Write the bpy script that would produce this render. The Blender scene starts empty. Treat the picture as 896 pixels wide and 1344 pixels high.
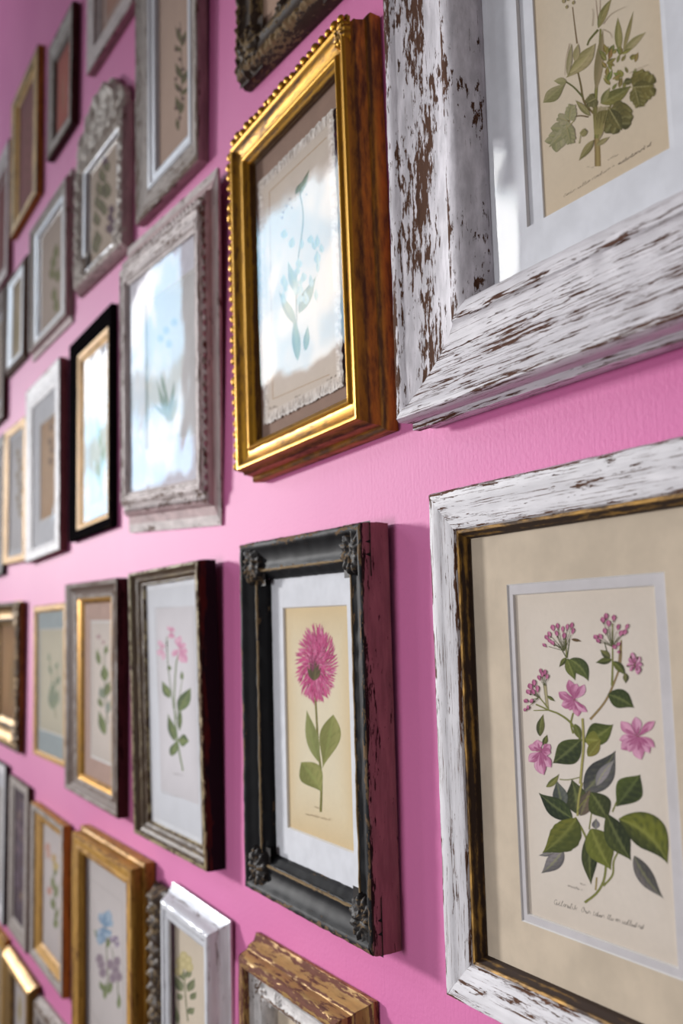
import bpy, math, random
import numpy as np
from mathutils import Matrix, Vector, noise as mnoise

SC = bpy.context.scene
COL = SC.collection
RNG = random.Random(7)

# ------------------------------------------------------------------ camera
# the lens looks along the pink wall (wall = plane y 0, camera 36 cm in front)
YAW, PITCH, ROLL = 1.0554909614, 0.1179879504, -0.0257738993
FPX, CAMD = 1300.6456, 0.36
_cy, _sy, _cp, _sp = math.cos(YAW), math.sin(YAW), math.cos(PITCH), math.sin(PITCH)
CF = Vector((-_sy * _cp, _cy * _cp, _sp))
_r0 = Vector((_cy, _sy, 0)); _u0 = _r0.cross(CF)
_cr, _sr = math.cos(ROLL), math.sin(ROLL)
CR = _cr * _r0 + _sr * _u0
CU = -_sr * _r0 + _cr * _u0
CO = Vector((0, -CAMD, 0))
cam = bpy.data.cameras.new('camera')
cam_o = bpy.data.objects.new('camera', cam); COL.objects.link(cam_o)
cam_o.matrix_world = Matrix(((CR.x, CU.x, -CF.x, CO.x), (CR.y, CU.y, -CF.y, CO.y), (CR.z, CU.z, -CF.z, CO.z), (0, 0, 0, 1)))
cam.sensor_fit = 'VERTICAL'; cam.sensor_height = 36.0; cam.sensor_width = 24.0
cam.lens = 36.0 * FPX / 1344.0
cam.clip_start = 0.01
cam.dof.use_dof = True; cam.dof.focus_distance = 0.585; cam.dof.aperture_fstop = 6.6
SC.camera = cam_o

def ray(px, py):
    return (CF * FPX + CR * (px - 448) + CU * (672 - py)).normalized()

# ------------------------------------------------------------------ colour
def lin(c):
    out = []
    for v in c[:3]:
        v = max(0.0, min(1.0, v / 255.0))
        out.append(v / 12.92 if v <= 0.04045 else ((v + 0.055) / 1.055) ** 2.4)
    return tuple(out)
def lin4(c): return lin(c) + (1.0,)
def mixc(a, b, t): return tuple(x * (1 - t) + y * t for x, y in zip(a, b))

# ------------------------------------------------------------------ materials
class NT:
    def __init__(s, name):
        s.m = bpy.data.materials.new(name); s.m.use_nodes = True
        s.t = s.m.node_tree; s.t.nodes.clear()
        s.out = s.t.nodes.new('ShaderNodeOutputMaterial')
    def n(s, kind, **kw):
        nd = s.t.nodes.new('ShaderNode' + kind)
        for k, v in kw.items():
            if k in nd.inputs.keys(): nd.inputs[k].default_value = v
            else: setattr(nd, k, v)
        return nd
    def l(s, a, b): s.t.links.new(a, b)
    def math(s, op, a, b=None, clamp=False):
        nd = s.t.nodes.new('ShaderNodeMath'); nd.operation = op; nd.use_clamp = clamp
        for i, v in enumerate((a, b)):
            if v is None: continue
            if isinstance(v, (int, float)): nd.inputs[i].default_value = v
            else: s.l(v, nd.inputs[i])
        return nd.outputs[0]
    def mix(s, f, a, b):
        nd = s.t.nodes.new('ShaderNodeMix'); nd.data_type = 'RGBA'
        for sock, v in ((nd.inputs[0], f), (nd.inputs[6], a), (nd.inputs[7], b)):
            if isinstance(v, (int, float)): sock.default_value = v
            elif isinstance(v, tuple): sock.default_value = v if len(v) == 4 else v + (1.0,)
            else: s.l(v, sock)
        return nd.outputs[2]
    def step(s, v, a, b):
        nd = s.t.nodes.new('ShaderNodeMapRange'); nd.interpolation_type = 'SMOOTHSTEP'
        s.l(v, nd.inputs['Value']); nd.inputs['From Min'].default_value = a; nd.inputs['From Max'].default_value = b
        return nd.outputs[0]
    def noise(s, vec, scale, detail=4, rough=.55, off=(0, 0, 0), sc=(1, 1, 1)):
        mp = s.n('Mapping'); mp.inputs['Scale'].default_value = sc; mp.inputs['Location'].default_value = off
        s.l(vec, mp.inputs['Vector'])
        nz = s.n('TexNoise'); nz.inputs['Scale'].default_value = scale; nz.inputs['Detail'].default_value = detail
        nz.inputs['Roughness'].default_value = rough
        s.l(mp.outputs[0], nz.inputs['Vector']); return nz.outputs['Fac']
    def bump(s, h, strength, dist, normal=None):
        b = s.n('Bump'); b.inputs['Strength'].default_value = strength; b.inputs['Distance'].default_value = dist
        s.l(h, b.inputs['Height'])
        if normal is not None: s.l(normal, b.inputs['Normal'])
        return b.outputs[0]
    def bsdf(s, col, rough=.6, metal=0.0, spec=.4, normal=None):
        b = s.n('BsdfPrincipled')
        for nm, v in (('Base Color', col), ('Roughness', rough), ('Metallic', metal), ('Specular IOR Level', spec)):
            if isinstance(v, (int, float)): b.inputs[nm].default_value = v
            elif isinstance(v, tuple): b.inputs[nm].default_value = v if len(v) == 4 else v + (1.0,)
            else: s.l(v, b.inputs[nm])
        if normal is not None: s.l(normal, b.inputs['Normal'])
        s.l(b.outputs[0], s.out.inputs['Surface']); return b

def distressed(name, paint, under, thr=.60, su=90, sv=420, seed=0, rough=.5, metal=0.0, umetal=0.0, sharp=.025,
               crack=.0, weark=.22, bump=.5, var=.12, spec=.16, big=.22):
    """paint worn through to what lies under it; chips run along the rail (uv.x = metres along, uv.y = across)"""
    t = NT(name)
    uv = t.n('UVMap').outputs[0]
    n1 = t.noise(uv, 1.0, 7, .68, (seed * 3.7, seed * 1.9, seed), (su, sv, 1))
    n2 = t.noise(uv, 1.0, 3, .5, (seed * 1.3, seed * 5.1, 0), (su * .22, sv * .16, 1))
    wear = t.n('Attribute', attribute_name='wear').outputs['Fac']
    v = t.math('ADD', n1, t.math('MULTIPLY', t.math('SUBTRACT', n2, .5), big * 2))
    v = t.math('ADD', v, t.math('MULTIPLY', wear, weark))
    m = t.step(v, thr, thr + sharp)
    if crack > 0:
        n3 = t.noise(uv, 1.0, 5, .75, (seed * 7.7, seed * 2.2, 3), (su * .35, sv * 2.4, 1))
        cr = t.step(t.math('ADD', n3, t.math('MULTIPLY', wear, .06)), .70 - crack, .73 - crack)
        m = t.math('MAXIMUM', m, cr)
    n4 = t.noise(uv, 1.0, 4, .6, (seed, 9, 2), (su * .5, sv * .5, 1))
    pc = t.mix(t.step(n4, .3, .75), lin4(tuple(c * (1 - var) for c in paint)), lin4(tuple(min(255, c * (1 + var * .5)) for c in paint)))
    uc = t.mix(t.step(n1, .5, .8), lin4(under), lin4(tuple(c * .55 for c in under)))
    col = t.mix(m, pc, uc)
    h = t.math('ADD', t.math('MULTIPLY', m, -1.0), t.math('MULTIPLY', n1, .25))
    nm = t.bump(h, bump, .0012)
    mt = t.math('ADD', t.math('MULTIPLY', m, umetal - metal), metal)
    rg = t.math('ADD', t.math('MULTIPLY', m, .85 - rough), rough)
    t.bsdf(col, rg, mt, spec, nm)
    return t.m

def gold_mat(name, bright, dark, metal=.85, rough=.34, seed=0, su=60, sv=260, dk=.55, dark_hi=.75):
    t = NT(name)
    uv = t.n('UVMap').outputs[0]
    n1 = t.noise(uv, 1.0, 6, .65, (seed, seed * 2.3, 0), (su, sv, 1))
    n2 = t.noise(uv, 1.0, 3, .5, (seed * 3, 1, 0), (su * .2, sv * .12, 1))
    wear = t.n('Attribute', attribute_name='wear').outputs['Fac']
    v = t.math('ADD', t.math('ADD', t.math('MULTIPLY', n1, .6), t.math('MULTIPLY', n2, .4)), t.math('MULTIPLY', wear, .30))
    f = t.step(v, dk, dark_hi)
    col = t.mix(f, lin4(bright), lin4(dark))
    nm = t.bump(n1, .22, .0008)
    t.bsdf(col, t.math('ADD', t.math('MULTIPLY', f, .25), rough), t.math('SUBTRACT', metal, t.math('MULTIPLY', f, metal * .5)), .5, nm)
    return t.m

def plain_mat(name, c, rough=.8, var=.06, scale=60, spec=.2, bump=.05, fine=900):
    t = NT(name)
    oc = t.n('TexCoord').outputs['Object']
    n1 = t.noise(oc, scale, 5, .6)
    n2 = t.noise(oc, fine, 2, .5)
    col = t.mix(t.step(n1, .3, .72), lin4(tuple(v * (1 - var) for v in c)), lin4(c))
    t.bsdf(col, rough, 0, spec, t.bump(n2, bump, .0006))
    return t.m

def print_mat():
    t = NT('printed paper')
    col = t.n('Attribute', attribute_name='Col').outputs['Color']
    oc = t.n('TexCoord').outputs['Object']
    n1 = t.noise(oc, 35, 5, .6); n2 = t.noise(oc, 420, 3, .6)
    v = t.math('ADD', t.math('MULTIPLY', n1, .16), t.math('MULTIPLY', n2, .10))
    f = t.math('ADD', v, .87)
    mul = t.n('VectorMath', operation='SCALE'); t.l(col, mul.inputs[0]); t.l(f, mul.inputs['Scale'])
    t.bsdf(mul.outputs[0], .85, 0, .15)
    return t.m

def glass_mat():
    t = NT('thin picture glass')
    tr = t.n('BsdfTransparent'); gl = t.n('BsdfGlossy'); gl.inputs['Roughness'].default_value = .03
    oc = t.n('TexCoord').outputs['Object']
    nm = t.bump(t.noise(oc, 9, 2, .4), .06, .02)
    t.l(nm, gl.inputs['Normal'])
    ge = t.n('NewGeometry'); dt = t.n('VectorMath', operation='DOT_PRODUCT')
    t.l(ge.outputs['Incoming'], dt.inputs[0]); t.l(ge.outputs['Normal'], dt.inputs[1])
    cs = t.math('ABSOLUTE', dt.outputs['Value'])
    fr = t.math('ADD', t.math('MULTIPLY', t.math('POWER', t.math('SUBTRACT', 1.0, cs), 5.0), .95), .045, True)   # Schlick, the same from both sides
    mx = t.n('MixShader'); t.l(fr, mx.inputs[0]); t.l(tr.outputs[0], mx.inputs[1]); t.l(gl.outputs[0], mx.inputs[2])
    t.l(mx.outputs[0], t.out.inputs['Surface'])
    return t.m

def wall_mat():
    t = NT('pink eggshell wall paint')
    oc = t.n('TexCoord').outputs['Object']
    n1 = t.noise(oc, 330, 3, .55); n2 = t.noise(oc, 5, 3, .5)
    n3 = t.noise(oc, 1.0, 3, .5, (0, 0, 0), (480, 1, 22))
    col = t.mix(t.step(n2, .3, .7), lin4((216, 118, 172)), lin4((221, 125, 177)))
    h = t.math('ADD', n1, t.math('MULTIPLY', n3, .5))
    t.bsdf(col, .58, 0, .22, t.bump(h, .20, .0014))
    return t.m

M = {}
M['print'] = print_mat(); M['glass'] = glass_mat(); M['wall'] = wall_mat()
M['white_chippy'] = distressed('chipped white paint on brown wood', (226, 222, 228), (92, 62, 46), .685, 62, 300, 1, crack=.045, weark=.22, big=.32)
M['white_crackle'] = distressed('cracked white paint on brown wood', (230, 228, 232), (104, 72, 55), .655, 55, 480, 2, crack=.105, weark=.17, big=.26, var=.05)
M['dark_gilt'] = gold_mat('tarnished gilt slip', (182, 138, 62), (52, 32, 18), .45, .45, 3, dk=.46, dark_hi=.70)
M['black_worn'] = distressed('worn black lacquer over bronze', (22, 22, 25), (120, 96, 70), .70, 90, 260, 4, rough=.6, umetal=.2, weark=.19, bump=.35)
M['black_carved'] = distressed('worn black carving', (38, 34, 33), (112, 92, 68), .67, 130, 260, 31, rough=.55, weark=.26)
M['white_streaky'] = distressed('streaked white paint on brown wood', (228, 225, 230), (96, 64, 50), .635, 34, 560, 32, crack=.10, weark=.17, big=.28, var=.06)
M['pink_bounce_wood'] = distressed('brown wood edge toned by pink bounce', (158, 108, 110), (46, 28, 28), .66, 70, 420, 5, rough=.7, weark=.28, crack=.03)  # brownish grey wood; the wall's pink bounce is mixed into its colour
M['gold'] = gold_mat('burnished gold leaf', (198, 146, 46), (88, 54, 18), .82, .38, 6, dk=.50, dark_hi=.72)
M['gold_dim_side'] = gold_mat('gold edge browned by room reflection', (176, 116, 36), (78, 42, 18), .65, .42, 7, dk=.45)  # same gold, browned in the colour for the dark pink room it reflects
M['walnut'] = distressed('walnut stained moulding', (82, 62, 42), (150, 134, 108), .72, 70, 300, 8, rough=.5, weark=.22)
M['aged_cream_edge'] = distressed('aged cream gilt lip', (168, 152, 112), (70, 48, 28), .60, 110, 300, 9, rough=.5)
M['black_side'] = distressed('black edge with red brown rubbing', (16, 11, 12), (82, 36, 26), .74, 30, 300, 10, rough=.45, weark=.3)
M['brown_wood'] = distressed('weathered brown wood', (92, 66, 52), (150, 130, 114), .70, 50, 380, 11, rough=.65, weark=.2)
M['red_brown_side'] = distressed('red brown stained edge', (78, 44, 40), (40, 22, 20), .62, 50, 300, 12, rough=.6)
M['grey_wood'] = distressed('grey washed wood', (176, 166, 160), (112, 92, 78), .66, 60, 420, 13, rough=.65, crack=.02)
M['whitewash'] = distressed('pale whitewashed wood', (206, 194, 192), (116, 92, 80), .70, 70, 380, 14, rough=.6, crack=.03)
M['white_paint'] = distressed('soft white paint', (220, 218, 222), (160, 140, 126), .78, 60, 400, 15, rough=.55)
M['silver_white'] = distressed('white silver leaf', (226, 228, 234), (160, 154, 156), .71, 50, 420, 16, rough=.34, metal=.2, var=.06)
M['carved_plaster'] = distressed('carved off white plaster', (206, 196, 186), (112, 94, 80), .70, 120, 260, 17, rough=.6, weark=.26)
M['ochre_wood'] = distressed('ochre gilded wood', (196, 148, 66), (126, 82, 36), .64, 50, 320, 18, rough=.55, metal=.12, umetal=.1)
M['old_gold'] = gold_mat('antique carved gold', (170, 132, 66), (70, 48, 24), .6, .45, 19, dk=.42)
M['gold_brown_chip'] = distressed('rubbed gold over red brown', (188, 150, 92), (118, 76, 62), .60, 60, 360, 20, rough=.5, metal=.25, weark=.22, big=.2)
M['dark_carved'] = distressed('dark bronze carving', (66, 52, 42), (136, 114, 82), .66, 130, 260, 21, rough=.5, weark=.3)
M['black_frame'] = distressed('black painted wood', (22, 20, 22), (74, 60, 48), .76, 60, 300, 22, rough=.7, spec=.0)
M['pink_bounce_side'] = distressed('white frame edge toned by pink bounce', (150, 104, 100), (96, 62, 58), .62, 50, 300, 23, rough=.65)  # colour carries the shade and pink wall bounce of the side face
M['pale_bounce_side'] = distressed('chalky pale edge toned by pink bounce', (186, 160, 160), (112, 80, 74), .68, 60, 300, 24, rough=.65, crack=.02)  # face tone darkened and pinked in the colour for wall bounce on sides
M['grey_dark'] = distressed('dark grey frame', (92, 86, 86), (60, 50, 46), .6, 60, 300, 25, rough=.6)
M['white_relief'] = distressed('white chalk relief', (216, 212, 210), (116, 92, 76), .66, 130, 330, 26, rough=.6, weark=.26)
for nm, c in {'mat_white': (230, 232, 238), 'mat_cool': (218, 216, 226), 'mat_cream': (206, 192, 166), 'mat_blue': (176, 188, 190),
              'mat_pink': (196, 164, 150), 'mat_taupe': (152, 124, 108), 'mat_grey': (206, 202, 204), 'mat_rose': (150, 100, 96), 'mat_plum': (110, 60, 66)}.items():
    M[nm] = plain_mat(nm.replace('mat_', 'mount board '), c, .85, .05)
M['mat_cream'] = plain_mat('aged cream mount board', (216, 200, 178), .88, .09, 28)
M['bevel'] = plain_mat('cut white bevel', (232, 230, 228), .8, .02)

# ------------------------------------------------------------------ mesh helpers
def mesh_obj(name, V, F, mats, parent=None, fm=None, uv=None, wear=None, col=None, smooth=None):
    me = bpy.data.meshes.new(name)
    me.from_pydata([tuple(v) for v in V], [], F)
    for m in (mats if isinstance(mats, (list, tuple)) else [mats]): me.materials.append(m)
    if fm is not None: me.polygons.foreach_set('material_index', fm)
    if uv is not None:
        u = me.uv_layers.new(name='UVMap')
        idx = np.empty(len(me.loops), dtype=np.int32); me.loops.foreach_get('vertex_index', idx)
        u.data.foreach_set('uv', np.asarray(uv, dtype=np.float32)[idx].ravel())
    if wear is not None:
        a = me.attributes.new('wear', 'FLOAT', 'POINT'); a.data.foreach_set('value', np.asarray(wear, dtype=np.float32))
    if col is not None:
        a = me.color_attributes.new('Col', 'FLOAT_COLOR', 'POINT')
        a.data.foreach_set('color', np.asarray(col, dtype=np.float32).ravel())
    if smooth is not None:
        me.polygons.foreach_set('use_smooth', [True] * len(me.polygons))
        me.set_sharp_from_angle(angle=math.radians(smooth))
    me.update()
    o = bpy.data.objects.new(name, me); COL.objects.link(o)
    if parent is not None: o.parent = parent
    return o

class Frame:
    """one hanging picture: local x along the wall, z up (0 at the lower edge), depth measured out from the wall"""
    def __init__(s, c, w, h, d, roll=0.0, lean=0.0, hs=.006, bl=.03, br=None, bt=None, bb=None, name='picture_frame', label='', group=None, fx=1.0, fz=1.0):
        s.w, s.h = w, h
        s.bl, s.br = bl, bl if br is None else br
        s.bt = bl if bt is None else bt; s.bb = s.bt if bb is None else bb
        off = h / 2 * math.tan(math.radians(lean))
        s.th = max(d - off, .004); s.hs = max(min(hs - off, s.th - .001), .002)
        s.fx, s.fz = fx, fz
        e = bpy.data.objects.new(name, None); COL.objects.link(e); e.empty_display_size = .03
        R = Matrix.Rotation(math.radians(lean), 3, 'X') @ Matrix.Rotation(-math.radians(roll), 3, 'Y')
        back = .0006 + fz * .0 + abs(math.sin(math.radians(lean))) * h / 2
        loc = Vector((c[0], -back, c[1])) + R @ Vector((0, 0, -h / 2))
        s.mw = Matrix.Translation(loc) @ R.to_4x4()
        e.matrix_world = s.mw
        e['label'] = label; e['category'] = 'picture frame'
        if group: e['group'] = group
        s.e = e; s.inv = s.mw.inverted()
        s.o = s.inv @ CO
        s.sx0, s.sx1 = -w / 2 + s.bl, w / 2 - s.br
        s.sz0, s.sz1 = s.bb, h - s.bt
        s.hg, s.hm, s.hp = s.hs * .95, s.hs * .80, s.hs * .62
    def loc(s, px, py, h):
        d = s.inv.to_3x3() @ ray(px, py)
        k = (-h - s.o.y) / d.y
        p = s.o + d * k
        return p.x, p.z
    def rect(s, q, h):
        p = [s.loc(a, b, h) for a, b in q]
        return ((p[0][0] + p[3][0]) / 2, (p[1][0] + p[2][0]) / 2, (p[2][1] + p[3][1]) / 2, (p[0][1] + p[1][1]) / 2)
    # ---- moulding swept round the rectangle
    def moulding(s, prof, mats, name='moulding', carve=(), wob=0.0, step=.006, parent=None, smooth=38, seed=0, sides=(0, 1, 2, 3), hmat=None, hwear=1.0):
        pts = []
        th, hs = s.th, s.hs
        for i, p in enumerate(prof):
            o, k, wr = p[0], p[1], p[2]
            mi = p[3] if len(p) > 3 else 0
            pts.append((o, k * th if o <= 0 else hs + k * (th - hs), wr, mi))
        brl = max(s.bl, s.bb)
        # refine where carved / wobbly
        fine = []
        for i in range(len(pts) - 1):
            a, b = pts[i], pts[i + 1]
            oa = a[0] * (brl if a[0] > 0 else 1); ob = b[0] * (brl if b[0] > 0 else 1)
            ln = math.hypot(ob - oa, b[1] - a[1])
            cv = any(c[0] - 1e-6 <= a[0] and b[0] <= c[1] + 1e-6 for c in carve)
            n = max(1, int(ln / (.0013 if cv else (.003 if wob else .02))))
            for j in range(n):
                t = j / n
                fine.append((a[0] * (1 - t) + b[0] * t, a[1] * (1 - t) + b[1] * t, a[2] * (1 - t) + b[2] * t, a[3]))
        fine.append(pts[-1])
        if carve: step = min([step] + [c[4] / 8.0 for c in carve])
        elif wob: step = min(step, .004)
        V, F, UV, WR, FM = [], [], [], [], []
        arc = [0.0]
        for i in range(1, len(fine)):
            a, b = fine[i - 1], fine[i]
            oa = a[0] * (brl if a[0] > 0 else 1); ob = b[0] * (brl if b[0] > 0 else 1)
            arc.append(arc[-1] + math.hypot(ob - oa, b[1] - a[1]))
        ns = len(fine)
        for side in sides:
            L = s.w if side % 2 == 0 else s.h
            n = max(2, int(L / step)); base = len(V)
            for i in range(n + 1):
                t = i / n
                for j, (o, hh, wr, mi) in enumerate(fine):
                    if o <= 0: ox0 = ox1 = o * s.fx; oz0 = oz1 = o * s.fz
                    else: ox0, ox1, oz0, oz1 = o * s.bl, o * s.br, o * s.bb, o * s.bt
                    x0, x1 = -s.w / 2 + ox0, s.w / 2 - ox1
                    z0, z1 = oz0, s.h - oz1
                    if side == 0: x, z, u = x0 + (x1 - x0) * t, z0, t * L
                    elif side == 1: x, z, u = x1, z0 + (z1 - z0) * t, t * L
                    elif side == 2: x, z, u = x1 + (x0 - x1) * t, z1, t * L
                    else: x, z, u = x0, z1 + (z0 - z1) * t, t * L
                    y = hh
                    for c in carve:
                        if c[0] - 1e-6 <= o <= c[1] + 1e-6:
                            q = (o - c[0]) / max(c[1] - c[0], 1e-6)
                            env = math.sin(math.pi * min(max(q, 0), 1)) ** .6
                            ph = u / c[4]
                            if c[2] == 'bead': f = abs(math.sin(math.pi * ph)) ** .7
                            elif c[2] == 'rope': f = .5 + .5 * math.sin(2 * math.pi * (ph + q * .9))
                            else:
                                f = .5 + .5 * math.sin(2 * math.pi * ph + 3 * math.sin(4 * q)) * math.cos(5.1 * q - ph * 1.7)
                                f += .5 * mnoise.noise(Vector((u * 160 + seed, q * 4, side * 7.3)))
                            ends = min(1, min(t, 1 - t) * L / .004)
                            y += c[3] * env * f * ends
                            if o <= 0:   # carved on the outer edge: swell outwards too
                                g = c[3] * env * f * ends
                                if side == 0: z -= g
                                elif side == 1: x += g
                                elif side == 2: z += g
                                else: x -= g
                    if wob and 0 < j < ns - 1:
                        p = Vector((x * 90 + seed, z * 90, hh * 200 + side))
                        y += wob * mnoise.noise(p)
                        dv = wob * .8 * mnoise.noise(p * 1.7)
                        if side % 2 == 0: z += dv
                        else: x += dv
                    V.append((x, -max(y, .0), z)); UV.append((u + side * 1.37 + seed * .11, arc[j])); WR.append(wr if side % 2 else wr * hwear)
            for i in range(n):
                for j in range(ns - 1):
                    a = base + i * ns + j
                    F.append((a, a + ns, a + ns + 1, a + 1)); FM.append(hmat if hmat is not None and side % 2 == 0 else fine[j][3])
        return mesh_obj(name, V, F, mats, parent or s.e, FM, UV, WR, None, smooth)
    # ---- flat mount board with a cut window
    def mount(s, win, m, h=None, outer=None, name='mount', bev=.0016, drop=None):
        h = s.hm if h is None else h
        x0, x1, z0, z1 = outer or (s.sx0 - .003, s.sx1 + .003, s.sz0 - .003, s.sz1 + .003)
        a0, a1, b0, b1 = win
        d = (h - s.hp - .0001) if drop is None else drop
        V = []
        for (p0, p1, q0, q1, y) in ((x0, x1, z0, z1, h), (a0, a1, b0, b1, h), (a0 + bev, a1 - bev, b0 + bev, b1 - bev, h - d)):
            V += [(p0, -y, q0), (p1, -y, q0), (p1, -y, q1), (p0, -y, q1)]
        F, FM = [], []
        for r in (0, 4):
            for i in range(4):
                j = (i + 1) % 4
                F.append((r + i, r + j, r + 4 + j, r + 4 + i)); FM.append(0 if r == 0 else 1)
        return mesh_obj(name, V, F, [m, M['bevel']], s.e, FM)
    def glass(s):
        x0, x1, z0, z1 = s.sx0 - .002, s.sx1 + .002, s.sz0 - .002, s.sz1 + .002
        return mesh_obj('glass', [(x0, -s.hg, z0), (x1, -s.hg, z0), (x1, -s.hg, z1), (x0, -s.hg, z1)], [(0, 1, 2, 3)], M['glass'], s.e)

# ------------------------------------------------------------------ printed artwork
class Art:
    """a printed sheet: paper plus painted leaves, petals, stems, all one flat mesh with vertex colours"""
    def __init__(s, fr, h=None, seed=1):
        s.f = fr; s.h = fr.hp if h is None else h; s.V = []; s.F = []; s.C = []; s.k = 0; s.r = random.Random(seed)
        s.dz = .0000014
    def P(s, p): return s.f.loc(p[0], p[1], s.h)
    def paper(s, rect, c, edge=None, n=14):
        x0, x1, z0, z1 = rect
        edge = edge or tuple(v * .93 for v in c)
        b = len(s.V)
        for i in range(n + 1):
            for j in range(n + 1):
                u, v = i / n, j / n
                s.V.append((x0 + (x1 - x0) * u, -s.h, z0 + (z1 - z0) * v))
                e = 1 - min(u, 1 - u, v, 1 - v) * 2
                s.C.append(lin4(mixc(c, edge, e ** 3)))
        for i in range(n):
            for j in range(n):
                a = b + i * (n + 1) + j
                s.F.append((a, a + n + 1, a + n + 2, a + 1))
    def _add(s, pts, cols, faces):
        s.k += 1
        y = -s.h - s.dz * s.k
        b = len(s.V)
        for p, c in zip(pts, cols):
            x, z = s.P(p); s.V.append((x, y, z)); s.C.append(lin4(c))
        for f in faces: s.F.append(tuple(b + i for i in f))
    def leaf(s, p0, p1, hw, dark=(62, 84, 38), light=(132, 150, 62), ctrl=None, bend=0.0, hw2=None, peak=.42, vein=(168, 172, 104), veins=6, n=18, m=10, serr=0.0, lights=1, vs=.35, acu=1.0):
        hw2 = hw if hw2 is None else hw2
        dx, dy = p1[0] - p0[0], p1[1] - p0[1]
        if ctrl is None: ctrl = ((p0[0] + p1[0]) / 2 - dy * bend, (p0[1] + p1[1]) / 2 + dx * bend)
        pts, cols, faces = [], [], []
        ph = s.r.random() * 6
        a = math.log(.5) / math.log(peak)
        for i in range(n + 1):
            t = i / n
            x = (1 - t) ** 2 * p0[0] + 2 * t * (1 - t) * ctrl[0] + t * t * p1[0]
            y = (1 - t) ** 2 * p0[1] + 2 * t * (1 - t) * ctrl[1] + t * t * p1[1]
            tx = 2 * (1 - t) * (ctrl[0] - p0[0]) + 2 * t * (p1[0] - ctrl[0]); ty = 2 * (1 - t) * (ctrl[1] - p0[1]) + 2 * t * (p1[1] - ctrl[1])
            L = math.hypot(tx, ty) or 1; nx, ny = -ty / L, tx / L
            wd = math.sin(math.pi * t ** a) * min(1.0, 1.25 * (1 - t) ** (.34 * acu)) if 0 < t < 1 else 0.0
            for j in range(-m // 2, m // 2 + 1):
                q = j / (m / 2)
                w_ = (hw if q < 0 else hw2) * wd
                if serr and abs(q) > .9: w_ *= 1 + serr * (((i * 5) % 3) - 1) * .5
                pts.append((x + nx * w_ * q, y + ny * w_ * q))
                sd = .5 + .5 * math.tanh(q * 2.0 * lights)
                g = .25 + .5 * sd + .22 * math.sin(t * 3.0 + ph) * (1 - abs(q)) + .12 * (s.r.random() - .5)
                c = mixc(dark, light, max(0, min(1, g)))
                if vein:
                    fv = (t * veins + abs(q) * -.9) % 1.0
                    if abs(q) < .05: c = mixc(c, vein, .42)
                    elif fv < .18: c = mixc(c, vein, vs * (1 - abs(q) * .6))
                    elif fv > .82: c = mixc(c, dark, .35)
                if abs(q) > .95: c = mixc(c, dark, .4)
                cols.append(c)
        k = m + 1
        for i in range(n):
            for j in range(m):
                a_ = i * k + j; faces.append((a_, a_ + 1, a_ + k + 1, a_ + k))
        s._add(pts, cols, faces)
    def petal(s, p0, p1, hw, c0=(160, 60, 110), c1=(232, 160, 190), bend=0.0, peak=.6):
        s.leaf(p0, p1, hw, c0, c1, bend=bend, peak=peak, vein=c1, veins=0.01, n=10, m=6, vs=0, acu=.25)
        # fade along length handled by the leaf gradient
    def stem(s, pts, w0, w1=None, c=(126, 128, 66), c2=None):
        w1 = w0 if w1 is None else w1; c2 = c2 or tuple(v * .66 for v in c)
        # catmull-rom through the points
        P = [pts[0]] + list(pts) + [pts[-1]]; path = []
        for i in range(1, len(P) - 2):
            for k in range(8):
                t = k / 8
                path.append(tuple(.5 * (2 * P[i][d] + (P[i + 1][d] - P[i - 1][d]) * t + (2 * P[i - 1][d] - 5 * P[i][d] + 4 * P[i + 1][d] - P[i + 2][d]) * t * t
                                        + (3 * P[i][d] - P[i - 1][d] - 3 * P[i + 1][d] + P[i + 2][d]) * t ** 3) for d in (0, 1)))
        path.append(pts[-1])
        V, C, F = [], [], []
        for i, p in enumerate(path):
            a, b = path[max(0, i - 1)], path[min(len(path) - 1, i + 1)]
            L = math.hypot(b[0] - a[0], b[1] - a[1]) or 1
            nx, ny = -(b[1] - a[1]) / L, (b[0] - a[0]) / L
            w = (w0 + (w1 - w0) * i / (len(path) - 1)) / 2
            for q, cc in ((-1, c2), (0, c), (1, mixc(c, c2, .6))):
                V.append((p[0] + nx * w * q, p[1] + ny * w * q)); C.append(cc)
            if i:
                k = (i - 1) * 3
                F += [(k, k + 1, k + 4, k + 3), (k + 1, k + 2, k + 5, k + 4)]
        s._add(V, C, F)
    def blob(s, p, rx, ry, c, c2=None, n=14):
        c2 = c2 or tuple(v * .8 for v in c)
        V, C, F = [p], [c], []
        for i in range(n):
            a = 2 * math.pi * i / n; k = 1 + .12 * (s.r.random() - .5)
            V.append((p[0] + rx * k * math.cos(a), p[1] + ry * k * math.sin(a))); C.append(c2)
            F.append((0, 1 + i, 1 + (i + 1) % n))
        s._add(V, C, F)
    def line(s, pts, w, c):
        for a, b in zip(pts[:-1], pts[1:]): s.stem([a, b], w, w, c, c)
    def script(s, text, p0, p1, hgt, w, c):
        """small cursive handwriting from p0 to p1"""
        G = {'a': '95 50 08 00 50 95 98 90', 'b': '00 0i 00 50 90 45 00', 'c': '90 50 08 00 50 90', 'd': '95 50 08 00 50 9i 90', 'e': '05 95 50 08 00 50 90',
             'f': '9f 5i 5d 50 48 59', 'h': '00 0i 07 5a 90', 'i': '0a 05 50 90', 'k': '00 0i 05 9a 45 90', 'l': '00 5i 3i 20 90', 'm': '00 0a 08 4a 40 48 8a 90', 'n': '00 0a 08 6a 90',
             'o': '50 05 5a 95 50 98', 't': '3f 30 70 90', 'u': '0a 00 50 9a 90', 'y': '0a 00 50 9a 94 50', 'r': '00 0a 08 6a 9a', 's': '9a 28 74 00', 'C': '9f 4i 08 30 80', 'v': '0a 40 8a', 'w': '0a 20 5a 70 9a', '.': '00 10', ',': '10 00'}
        vv = lambda ch: int(ch) / 9 if ch.isdigit() else (ord(ch) - 87) / 9
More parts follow.
